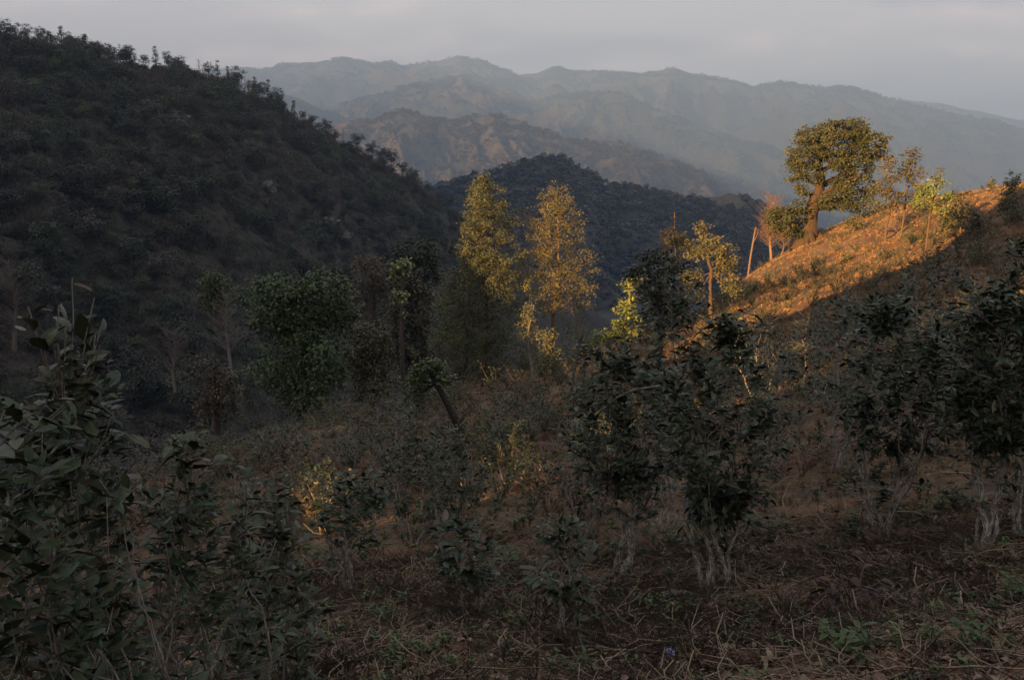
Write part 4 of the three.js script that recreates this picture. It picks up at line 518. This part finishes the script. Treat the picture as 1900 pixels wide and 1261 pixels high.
const bushes = [
  // close on the left
  { x: 130, d: 2.25, top: 640, w: 120,  stems: 7, twigs: 160, per: 7, parts: 290, leaf: 0.062, low: 0.35, thick: 0.008, bald: 0.22, shoot: 16, label: 'closest tea bush at the left edge with long upright shoots', thin: 1 },
  { x: 345, d: 2.7, top: 815, w: 135, stems: 7, twigs: 190, per: 10, parts: 290, leaf: 0.054, low: 0.12, bald: 0.15, thick: 0.009, label: 'close broad tea bush low on the left, right of the tall-shooted one' },
  { x: 30, d: 1.95, top: 770, w: 150, stems: 6, twigs: 150, per: 10, parts: 270, leaf: 0.058, low: 0.08, bald: 0.2, thick: 0.009, label: 'close tea bush cut by the left edge beneath the tall shoots' },
  { x: 478, d: 3.2, top: 880, w: 82, stems: 6, twigs: 120, per: 9, parts: 220, leaf: 0.052, low: 0.12, bald: 0.15, thick: 0.009, label: 'close tea bush at the bottom left, nearest to the bare ground' },
  // right-hand row
  { x: 1330, y: 1105, top: 588, w: 118, stems: 5, twigs: 200, per: 12, parts: 170, low: 0.26, thick: 0.016, label: 'tall leafy tea bush with grey stems standing alone right of centre' },
  { x: 1140, y: 1072, top: 628, w: 105, stems: 3, twigs: 170, per: 12, parts: 150, low: 0.34, thick: 0.022, label: 'tea bush with two thick lichen-white trunks at the centre' },
  { x: 1236, y: 986, top: 470, w: 88, stems: 4, twigs: 210, per: 13, parts: 130, low: 0.25, thick: 0.02, label: 'tallest dark tea bush, its column of leaves reaching the golden trees' },
  { x: 1640, y: 992, top: 548, w: 135, stems: 5, twigs: 270, per: 12, parts: 160, low: 0.36, thick: 0.016, label: 'spreading tea bush on forked lichen stems in front of the sunlit slope' },
  { x: 1825, y: 1014, top: 540, w: 135, stems: 5, twigs: 260, per: 12, parts: 160, low: 0.38, thick: 0.017, label: 'tea bush with a fan of pale stems near the right edge' },
  { x: 1905, y: 1000, top: 428, w: 100, stems: 4, twigs: 240, per: 12, parts: 120, low: 0.34, thick: 0.02, label: 'tall tea bush cut by the right edge' },
  { x: 1715, y: 850, top: 445, w: 95, stems: 5, twigs: 120, per: 13, parts: 60, low: 0.3, label: 'tall tea bush behind the spreading one, its top against the shadow edge' },
  { x: 1560, y: 872, top: 560, w: 110, stems: 5, twigs: 110, per: 12, parts: 60, low: 0.4, label: 'tea bush with slender bare white stems behind the spreading one' },
  { x: 1430, y: 870, top: 640, w: 75, stems: 5, twigs: 70, per: 10, parts: 20, low: 0.35, bald: 0.3, label: 'thin twiggy tea bush between the lone tall one and the spreading one' },
  { x: 1790, y: 810, top: 600, w: 90, stems: 4, twigs: 90, per: 12, low: 0.3, label: 'dense tea bush in the second row near the right edge' },
  { x: 1880, y: 760, top: 560, w: 80, stems: 4, twigs: 80, per: 12, low: 0.3, label: 'tea bush in the second row cut by the right edge' },
  { x: 1400, y: 740, top: 575, w: 55, stems: 4, twigs: 60, per: 12, low: 0.3, label: 'small tea bush below the sunlit slope with a thin shoot' },
  { x: 1500, y: 715, top: 575, w: 65, stems: 4, twigs: 70, per: 12, low: 0.3, label: 'middle-row tea bush under the edge of the sunlit slope' },
  { x: 1620, y: 690, top: 545, w: 60, stems: 4, twigs: 70, per: 12, low: 0.3, label: 'middle-row tea bush below the shadow boundary' },
  { x: 1085, y: 992, top: 770, w: 62, stems: 4, twigs: 60, per: 12, parts: 40, low: 0.35, label: 'small tea bush left of the two thick white trunks' },
  { x: 1046, y: 1192, top: 955, w: 55, stems: 3, twigs: 34, per: 7, parts: 60, low: 0.3, thick: 0.014, label: 'small sparse tea plant on crooked white stems near the bottom centre' },
  { x: 866, y: 1142, top: 968, w: 68, stems: 3, twigs: 42, per: 9, parts: 60, low: 0.35, thick: 0.013, label: 'little tea bush on one forked white stem left of bottom centre' },
  { x: 655, y: 1092, top: 872, w: 62, stems: 3, twigs: 62, per: 11, parts: 50, low: 0.4, thick: 0.02, label: 'tea bush on a grey trunk right of the close left bushes' },
  { x: 600, y: 992, top: 850, w: 45, stems: 4, twigs: 44, per: 11, low: 0.25, thick: 0.014, label: 'sunlit yellowish tea bush beside the grey-trunked one' },
  { x: 770, y: 1012, top: 800, w: 78, stems: 4, twigs: 80, per: 12, parts: 20, low: 0.25, label: 'dark tea bush left of centre in the second row' },
  { x: 838, y: 985, top: 795, w: 60, stems: 4, twigs: 70, per: 12, low: 0.15, label: 'blackish tea bush touching the dark one in the second row' },
  { x: 882, y: 938, top: 862, w: 30, stems: 3, twigs: 28, per: 9, low: 0.2, thick: 0.018, label: 'tiny sunlit tea bush with bright yellow stem' },
  { x: 938, y: 900, top: 778, w: 55, stems: 3, twigs: 64, per: 12, low: 0.3, label: 'tea bush behind and right of the tiny sunlit one' },
  { x: 985, y: 905, top: 830, w: 40, stems: 3, twigs: 40, per: 10, low: 0.2, label: 'yellowish low tea bush left of the centre trunks' },
  { x: 735, y: 900, top: 738, w: 50, stems: 3, twigs: 46, per: 9, low: 0.35, bald: 0.15, label: 'leggy tea bush with shoots below the ravine trees' },
  { x: 700, y: 850, top: 752, w: 34, stems: 3, twigs: 34, per: 10, low: 0.3, label: 'small tea bush on the slope edge under the ravine trees' },
  { x: 640, y: 860, top: 770, w: 40, stems: 3, twigs: 40, per: 10, low: 0.2, label: 'greyish tea bush on the slope edge below the large dark tree' },
  { x: 560, y: 850, top: 778, w: 38, stems: 3, twigs: 40, per: 10, low: 0.2, label: 'low tea bush at the left end of the slope edge' },
  { x: 480, y: 868, top: 800, w: 36, stems: 3, twigs: 36, per: 10, low: 0.2, label: 'farthest left tea bush on the slope edge' },
  { x: 1000, y: 800, top: 735, w: 34, stems: 3, twigs: 34, per: 10, low: 0.2, label: 'little tea bush on the bare slope below the pale-trunked tree' },
  { x: 945, y: 770, top: 712, w: 30, stems: 3, twigs: 30, per: 10, low: 0.2, label: 'little tea bush at the foot of the dark slender tree' },
  { x: 1115, y: 770, top: 690, w: 36, stems: 3, twigs: 40, per: 10, low: 0.2, label: 'small tea bush below the lime-green sapling' },
  { x: 1190, y: 720, top: 640, w: 40, stems: 3, twigs: 40, per: 10, low: 0.2, label: 'small tea bush in front of the lime-green sapling' },
  { x: 1570, y: 590, top: 520, w: 32, stems: 3, twigs: 40, per: 10, low: 0.2, label: 'small dark tea bush crossing the shadow edge of the slope' },
  { x: 1520, y: 600, top: 552, w: 22, stems: 3, twigs: 26, per: 9, low: 0.2, label: 'little tea bush on the shadow edge, left of the dark one' },
  { x: 1690, y: 560, top: 505, w: 36, stems: 3, twigs: 36, per: 10, low: 0.2, label: 'low tea bush in the shade right of the sunlit slope' },
  { x: 1790, y: 560, top: 490, w: 40, stems: 3, twigs: 40, per: 10, low: 0.2, label: 'tea bush in the upper shaded slope left of the cut pale stump' },
  { x: 1860, y: 520, top: 450, w: 40, stems: 3, twigs: 40, per: 10, low: 0.2, label: 'highest tea bush of the shaded slope near the right edge' },
];
bushes.forEach((s, i) => teaBush(s, i));
// further bushes of the rows that nothing tells apart
{
  const r = rng(955);
  const spots = (n, x0, w) => Array.from({ length: n }, () => x0 + w * r()).sort((a, b) => a - b);
  spots(20, 470, 640).forEach((x, k) => { const y = 790 + 110 * r(); teaBush({ x, y, top: y - 62 - 40 * r(), w: 30 + 18 * r(), stems: 3, twigs: 38, per: 10, low: 0.15 + 0.15 * r(), leaf: 0.085, label: `small tea bush on the slope below the ravine trees, ${ordinal(k)} of twenty from the left`, group: 'small tea bushes below the ravine trees' }, 60 + k); });
  spots(18, 1380, 500).forEach((x, k) => { const y = lerp(690, 590, (x - 1380) / 500) + 110 * r(); teaBush({ x, y, top: y - 66 - 44 * r(), w: 32 + 20 * r(), stems: 3, twigs: 42, per: 10, low: 0.15 + 0.15 * r(), leaf: 0.085, label: `small tea bush on the shaded right slope, ${ordinal(k)} of eighteen from the left`, group: 'small tea bushes on the shaded slope' }, 90 + k); });
}

// ------------------------------------------------------------------ ground cover
function scatter(name, label, geo, mat, n, seed, place, size, tint, category = 'grass', tilt = 0.25, squash = 1) {
  const r = rng(seed), m = [], c = [], o = new THREE.Object3D();
  for (let k = 0, tries = 0; k < n && tries < n * 12; tries++) { const q = place(r); if (!q) continue; o.position.set(q[0], groundY(q[0], q[1]) + (q[2] || 0), q[1]); o.rotation.set(gauss(r) * tilt, r() * 6.28, gauss(r) * tilt); o.scale.setScalar(size * (0.6 + 0.8 * r()) * (q[3] || 1)); o.updateMatrix(); if (squash < 1) { const e = o.matrix.elements; e[1] *= squash; e[5] *= squash; e[9] *= squash; } m.push(o.matrix.clone()); const t = 0.65 + 0.7 * r(); c.push(new THREE.Color().setRGB(tint[0] * t, tint[1] * t * (0.92 + 0.16 * r()), tint[2] * t)); k++; }
  const im = new THREE.InstancedMesh(geo, mat, m.length); m.forEach((x, k) => { im.setMatrixAt(k, x); im.setColorAt(k, c[k]); }); im.name = numbered(name); im.castShadow = im.receiveShadow = true; tag(im, label, category, null, 'stuff'); scene.add(im); return im;
}
function tuftGeo(seed, n, len, width, spread) {
  const r = rng(seed), a = new Acc();
  for (let k = 0; k < n; k++) { const an = r() * 6.28, l = len * (0.4 + 0.8 * r()), lean = spread * (0.3 + r()), bxx = gauss(r) * 0.05, bz_ = gauss(r) * 0.05, cx = Math.cos(an), cz = Math.sin(an), b0 = a.count, j = 0.7 + 0.5 * r(); for (let q = 0; q <= 3; q++) { const t = q / 3, w = width * (1 - t * 0.85), x = bxx + cx * lean * t * t * l, y = l * (t - 0.35 * lean * t * t) - 0.01, z = bz_ + cz * lean * t * t * l; a.vert(x - cz * w, y, z + cx * w, cx, 0.4, cz, 0, 0, j, j, j); a.vert(x + cz * w, y, z - cx * w, cx, 0.4, cz, 0, 0, j, j, j); } for (let q = 0; q < 3; q++) { const o = b0 + q * 2; a.i.push(o, o + 1, o + 2, o + 1, o + 3, o + 2); } }
  return a.build();
}
const strawMat = new THREE.MeshStandardMaterial({ vertexColors: true, roughness: 0.85, side: THREE.DoubleSide });
const polar = (r0, r1, a0, a1) => r => { const d = Math.sqrt(lerp(r0 * r0, r1 * r1, r())), u = lerp(a0, a1, r()); return [u * d, -d]; };
const masked = (f, s, lo, k = 0) => r => { const q = f(r); return q && fbm(q[0] * s + k, q[1] * s, 3) > lo - 0.25 * r() ? q : null; };
const near = polar(1.6, 9.5, -0.62, 0.6), middle = polar(9, 30, -0.62, 0.6), distant = polar(28, 70, -0.25, 0.6);
const ridgeSpot = r => { const d = 38 + 62 * r(), x = lerp(2, 52, r()), u = x / d; return u > 0.12 && u < 0.6 ? [x, -d] : null; };
const DRYC = [0.37, 0.235, 0.105], STRAWC = [0.42, 0.32, 0.20], DEADC = [0.27, 0.20, 0.14], WEEDC = [0.075, 0.105, 0.04];
scatter('dry_grass', 'dry straw-coloured grass lying over the foreground', tuftGeo(1001, 10, 0.24, 0.0024, 2.2), strawMat, 5200, 1101, masked(near, 0.55, 0.12), 0.85, STRAWC, 'grass', 0.7, 0.4);
scatter('dry_grass', 'brown withered grass over the foreground', tuftGeo(1002, 12, 0.15, 0.0026, 2.4), strawMat, 5200, 1102, masked(near, 0.6, -0.1, 17), 0.9, DEADC, 'grass', 0.7, 0.45);
scatter('dry_grass', 'dry grass between the tea bushes', tuftGeo(1003, 14, 0.24, 0.004, 1.5), strawMat, 8000, 1103, middle, 0.95, DRYC, 'grass', 0.4, 0.5);
scatter('dry_grass', 'sunlit dry grass on the ridge slope', tuftGeo(1004, 16, 0.3, 0.007, 1.5), strawMat, 26000, 1104, masked(ridgeSpot, 0.5, 0.0), 0.85, DRYC, 'grass', 0.35, 0.8);
scatter('dry_grass', 'dry grass down the hollow', tuftGeo(1005, 14, 0.3, 0.008, 1.3), strawMat, 6000, 1105, distant, 1.0, DRYC, 'grass', 0.3, 0.7);
const litterGeo = bladeLeaf(0.5, 0.35, 0.7, 3).build();
scatter('leaf_litter', 'dead brown leaves littering the ground', litterGeo, strawMat, 16000, 1111, r => { const q = near(r); q[2] = 0.006 + 0.012 * r(); return q; }, 0.05, [0.24, 0.17, 0.12], 'leaf litter', 0.7);
scatter('leaf_litter', 'dead leaves between the tea bushes', litterGeo, strawMat, 7000, 1112, r => { const q = middle(r); q[2] = 0.01; return q; }, 0.075, [0.13, 0.08, 0.05], 'leaf litter', 0.7);
const twigGeo = (() => { const a = new Acc(); a.tube([[-0.15, 0, 0, 0.003], [-0.05, 0.02, 0.02, 0.0032], [0.06, 0.015, -0.015, 0.0026], [0.16, 0.03, 0.01, 0.0012]], 4); a.tube([[-0.02, 0.018, 0.01, 0.002], [0.05, 0.05, 0.05, 0.001]], 3); return a.build(); })();
scatter('twig_litter', 'thin dry twigs strewn over the ground', twigGeo, strawMat, 3600, 1121, r => { const q = near(r); q[2] = 0.015; return q; }, 1, [0.24, 0.18, 0.13], 'twigs', 0.35);
scatter('straw_litter', 'pale straw stems lying flat over the foreground', tuftGeo(1006, 5, 0.4, 0.002, 3.2), strawMat, 2600, 1123, masked(near, 0.55, 0.02), 0.7, [0.46, 0.37, 0.25], 'straw', 0.6, 0.25);
scatter('twig_litter', 'thin dry twigs between the tea bushes', twigGeo, strawMat, 2600, 1122, r => { const q = middle(r); q[2] = 0.02; return q; }, 1.8, [0.22, 0.17, 0.13], 'twigs', 0.5);
function herbGeo(seed, stems, h, leaf) { const r = rng(seed), a = new Acc(); for (let k = 0; k < stems; k++) { const an = r() * 6.28, e = V(Math.cos(an) * h * 0.6 * r(), h * (0.5 + 0.6 * r()), Math.sin(an) * h * 0.6 * r()); a.tube([[0, -0.02, 0, 0.003], [e.x * 0.4, e.y * 0.6, e.z * 0.4, 0.002], [e.x, e.y, e.z, 0.001]], 3, [0.8, 0.8, 0.6]); for (let l = 0; l < 7; l++) { const t = 0.25 + 0.75 * (l + 1) / 7, q = r() * 6.28, j = 0.8 + 0.4 * r(); a.add(TEA[l % 3], leafMatrix(M4, V(e.x * t * t, e.y * t, e.z * t * t), V(Math.cos(q), 0.25 + gauss(r) * 0.3, Math.sin(q)), gauss(r) * 0.4, leaf * (0.6 + 0.6 * r())), [j, j, j]); } } return a.build(); }
scatter('low_weeds', 'small green weeds in the foreground', herbGeo(1031, 3, 0.07, 0.035), strawMat, 850, 1131, masked(near, 0.7, 0.08, 30), 1, WEEDC, 'weeds', 0.2);
scatter('low_weeds', 'dull weeds between the tea bushes', herbGeo(1032, 4, 0.16, 0.06), strawMat, 2200, 1132, masked(middle, 0.5, 0.0, 12), 1.1, [0.075, 0.085, 0.04], 'weeds', 0.2);
const scrubGeo = (() => { const r = rng(1041), a = new Acc(); for (let k = 0; k < 12; k++) { const an = r() * 6.28, l = 0.35 + 0.5 * r(), e = V(Math.cos(an) * l * 0.6, l, Math.sin(an) * l * 0.6); a.tube([[0, -0.05, 0, 0.007], [e.x * 0.5 + gauss(r) * 0.05, e.y * 0.55, e.z * 0.5, 0.005], [e.x, e.y, e.z, 0.002]], 3, [1.5, 1.35, 1.25]); for (let q = 0; q < 24; q++) { const t = 0.3 + 0.75 * r(), j = 0.7 + 0.6 * r(); a.add(CARD, leafMatrix(M4, V(e.x * t + gauss(r) * 0.06, e.y * t + gauss(r) * 0.06, e.z * t + gauss(r) * 0.06), V(gauss(r), gauss(r) * 0.6, gauss(r)), gauss(r), 0.035 + 0.035 * r()), [j, j, j]); } } return a.build(); })();
scatter('low_scrub', 'twiggy greenish scrub among the tea bushes', scrubGeo, strawMat, 230, 1141, masked(polar(12, 34, -0.6, 0.6), 0.35, 0.0, 60), 0.9, [0.072, 0.078, 0.04], 'scrub', 0.15);
scatter('low_scrub', 'brown twiggy scrub among the tea bushes', scrubGeo, strawMat, 200, 1142, masked(polar(11, 36, -0.6, 0.6), 0.35, -0.05, 90), 0.85, [0.105, 0.075, 0.05], 'scrub', 0.15);
scatter('low_scrub', 'scrub on the shaded slope and the hollow', scrubGeo, strawMat, 620, 1143, masked(polar(30, 75, -0.3, 0.6), 0.15, 0.0, 33), 1.25, [0.075, 0.075, 0.042], 'scrub', 0.15);
scatter('low_scrub', 'weedy growth on the sunlit slope', scrubGeo, strawMat, 260, 1144, masked(ridgeSpot, 0.2, 0.1, 70), 0.75, [0.075, 0.08, 0.04], 'scrub', 0.15);

// ------------------------------------------------------------------ single small things in the foreground
const on = (px, py) => hit(px, py, 2, 60);
[[710, 1158, 0.15, 5, 'bright green leafy weed on the bare ground left of centre'], [945, 1052, 0.17, 6, 'green leafy weed behind the little forked tea bush'], [1372, 1196, 0.10, 4, 'small green weed right of the purple flower'], [1566, 1218, 0.16, 6, 'green broad-leaved weed at the bottom right of centre'], [1800, 1196, 0.13, 5, 'pale green weed near the bottom right corner'], [1888, 1112, 0.14, 5, 'green weed at the right edge'], [725, 1226, 0.09, 4, 'small green weed at the bottom beside the close left bushes'], [1062, 1255, 0.12, 4, 'yellowish green weed at the bottom edge']].forEach(([x, y, h, n, label], i) => {
  const p = on(x, y), t = thing('green_weed', p, label, 'weed', 'green weeds in the foreground'), r = rng(1200 + i), st = new Acc(), m = plainMat([[0.045, 0.085, 0.026], [0.055, 0.09, 0.03]][i % 2], 0.75);
  for (let k = 0; k < n; k++) { const an = k * 2.4 + r(), e = V(Math.cos(an) * h * 0.7, h * (0.6 + 0.5 * r()), Math.sin(an) * h * 0.7); st.tube([[0, -0.02, 0, 0.004], [e.x * 0.35, e.y * 0.6, e.z * 0.35, 0.003], [e.x, e.y, e.z, 0.0015]], 4); for (let l = 0; l < 7; l++) { const q = l * 2.1 + r(), f = 0.35 + 0.65 * (l + 1) / 7, o = mesh('leaf', teaGeos[l % 3], m, t); leafMatrix(o.matrix, V(e.x * f * f, e.y * f, e.z * f * f), V(Math.cos(q), 0.2 + gauss(r) * 0.25, Math.sin(q)), gauss(r) * 0.3, h * (0.26 + 0.2 * r())); o.matrix.decompose(o.position, o.quaternion, o.scale); } }
  mesh('stem', st.build(), plainMat([0.10, 0.12, 0.05]), t);
});
{ // brown large-leaved plant
  const p = on(1590, 1130), t = thing('withered_plant', p, 'withered plant with large purplish brown leaves on the right', 'plant'), r = rng(1250), st = new Acc(), mats = [plainMat([0.075, 0.047, 0.042], 0.85), plainMat([0.06, 0.043, 0.04], 0.85), plainMat([0.12, 0.062, 0.04], 0.85)];
  for (let k = 0; k < 7; k++) { const an = k * 0.9 + r(), e = V(Math.cos(an) * 0.2, 0.12 + 0.12 * r(), Math.sin(an) * 0.15); st.tube([[0, -0.03, 0, 0.006], [e.x * 0.5, e.y * 0.8, e.z * 0.5, 0.004], [e.x, e.y, e.z, 0.002]], 4); for (let l = 0; l < 6; l++) { const f = 0.4 + 0.6 * (l + 1) / 6, q = an + gauss(r) * 1.6, o = mesh('leaf', teaGeos[l % 3], mats[l % 3 === 2 ? (k % 3) : l % 2], t); leafMatrix(o.matrix, V(e.x * f, e.y * f, e.z * f), V(Math.cos(q), -0.15 + gauss(r) * 0.4, Math.sin(q)), gauss(r) * 0.6, 0.08 + 0.05 * r()); o.matrix.decompose(o.position, o.quaternion, o.scale); } }
  mesh('stem', st.build(), plainMat([0.12, 0.08, 0.06]), t);
}
[[1243, 1212, 0.026, [0.42, 0.38, 0.72], 'purple fluffy flower at the bottom centre'], [1468, 1159, 0.018, [0.44, 0.40, 0.70], 'small purple flower left of the withered plant'], [1438, 1114, 0.014, [0.40, 0.38, 0.62], 'tiny pale purple flower in the shade of the lone tall tea bush'], [1474, 1098, 0.013, [0.36, 0.38, 0.68], 'tiny bluish flower above the other small flowers'], [1556, 1040, 0.013, [0.40, 0.36, 0.6], 'tiny purple flower just above the withered plant'], [1092, 1231, 0.013, [0.75, 0.74, 0.74], 'tiny white flower at the bottom centre'], [679, 1187, 0.010, [0.7, 0.68, 0.7], 'tiny white flower on the bare ground at the lower left']].forEach(([x, y, s, c, label], i) => {
  const p = on(x, y + s * 900 / 2), t = thing('flower', p, label, 'flower', 'small flowers in the dry grass'), h = U(x, y, -p.z).y - p.y, st = new Acc(), hd = new Acc(), r = rng(1300 + i);
  st.tube([[0, -0.02, 0, 0.002], [0.006, h * 0.5, 0, 0.0018], [0, h, 0, 0.0015]], 4); for (let k = 0; k < 60; k++) { const a = r() * 6.28, e = Math.acos(1 - 1.4 * r()), dir = V(Math.sin(e) * Math.cos(a), Math.cos(e), Math.sin(e) * Math.sin(a)); hd.add(CARD, leafMatrix(M4, V(dir.x * s * 0.4, h + dir.y * s * 0.3, dir.z * s * 0.4), dir, r() * 6, s * 0.7), [0.85 + 0.3 * r(), 0.85 + 0.3 * r(), 0.9 + 0.2 * r()]); }
  mesh('stem', st.build(), plainMat([0.08, 0.1, 0.05]), t); const hm = plainMat(c, 0.8); hm.vertexColors = true; mesh('flower_head', hd.build(), hm, t);
});
{ // flat grey rock
  const p = on(1255, 1112), g = new THREE.IcosahedronGeometry(1, 4), a = g.attributes.position; for (let k = 0; k < a.count; k++) { const x = a.getX(k), y = a.getY(k), z = a.getZ(k), n = 1 + 0.22 * n3(x * 1.4, y * 1.4, z * 1.4) + 0.07 * n3(x * 5, y * 5, z * 5) + 0.03 * n3(x * 13, y * 13, z * 13); a.setXYZ(k, x * n * 0.15, y * n * 0.05, z * n * 0.1); } g.computeVertexNormals();
  const m = mesh('flat_rock', g, new THREE.MeshStandardMaterial({ color: new THREE.Color(0.30, 0.28, 0.26), map: soilGrain, roughness: 0.95 })); m.position.copy(p); m.position.y += 0.01; m.rotation.y = 0.4; tag(m, 'flat grey rock on the ground beside the lone tall tea bush', 'rock');
}
function stick(name, pts, label, mat, sides = 7) { const p = pts[0], t = new Acc(); t.tube(pts.map(q => [q[0] - p[0], q[1] - p[1], q[2] - p[2], q[3]]), sides, [1, 1, 1], 0.15); const m = mesh(name, t.build(), mat); m.position.set(p[0], p[1], p[2]); return tag(m, label, 'stick'); }
{
  const a = on(1140, 1135), b = U(1182, 1088, -a.z); b.y = Math.max(b.y, groundY(b.x, b.z) + 0.05); const q = a.clone().lerp(b, 0.5);
  stick('broken_stick', [[a.x, a.y - 0.01, a.z, 0.005], [q.x, q.y, q.z, 0.0055], [b.x, b.y, b.z, 0.006]], 'thin broken stick poking up right of the centre trunks', plainMat([0.26, 0.17, 0.11]));
  const c = on(1530, 1255), e = on(1490, 1200); stick('fallen_stick', [[c.x, c.y + 0.015, c.z, 0.004], [lerp(c.x, e.x, 0.5) + 0.02, lerp(c.y, e.y, 0.5) + 0.035, lerp(c.z, e.z, 0.5), 0.0035], [e.x, e.y + 0.03, e.z, 0.002]], 'pale straw stick lying at the bottom right of centre', plainMat([0.33, 0.24, 0.15]));
  // dead white branch reaching across the tea bushes
  const d = 8.0, P = (x, y, z, r) => { const v = U(x, y, d + z); return [v.x, v.y, v.z, r]; }; stick('dead_branch', [P(1118, 760, 0.15, 0.012), P(1150, 735, 0.05, 0.011), P(1180, 722, -0.25, 0.010), P(1210, 718, -0.3, 0.009), P(1246, 712, -0.3, 0.005)], 'dead white branch sticking out across the centre tea bushes', lichenMat);
}
{ // cut pale stump with several stems on the shaded slope
  const p = stand(1822, 30), k = 30 / F, t = thing('cut_stump', p, 'pale cut stems of a stump catching light on the shaded slope', 'stump'), m = new THREE.MeshStandardMaterial({ color: new THREE.Color(0.42, 0.31, 0.19), map: barkTex, bumpMap: barkTex, bumpScale: 0.01, roughness: 0.9 });
  const h0 = U(1822, 566, 30).y - p.y; [[-8, 44, 3], [-1, 36, 2.6], [5, 48, 3.2], [12, 33, 2.4], [20, 26, 2.2], [26, 22, 1.8]].forEach(([x, h, r]) => { const a = new Acc(); a.tube([[x * k * 0.5, -0.1, 0, r * k * 1.2], [x * k * 0.8, h0 * 0.5, 0.02, r * k * 1.1], [x * k, h0 + h * k, 0.03, r * k]], 7, [1, 1, 1], 0.1); mesh('stem', a.build(), m, t); });
}
{ // white-barked post between the tea stems
  const p = on(1567, 868), t = thing('marker_post', p, 'thin white-painted post among the tea stems', 'post'), a = new Acc(), h = U(1567, 752, -p.z).y - p.y; a.tube([[0, -0.08, 0, 0.026], [0.01, h * 0.5, 0, 0.024], [-0.005, h, 0, 0.022]], 9, [1, 1, 1], 0.06); mesh('pole', a.build(), new THREE.MeshStandardMaterial({ color: new THREE.Color(0.62, 0.6, 0.57), map: lichenTex, roughness: 0.9 }), t);
}

renderer.render(scene, camera);
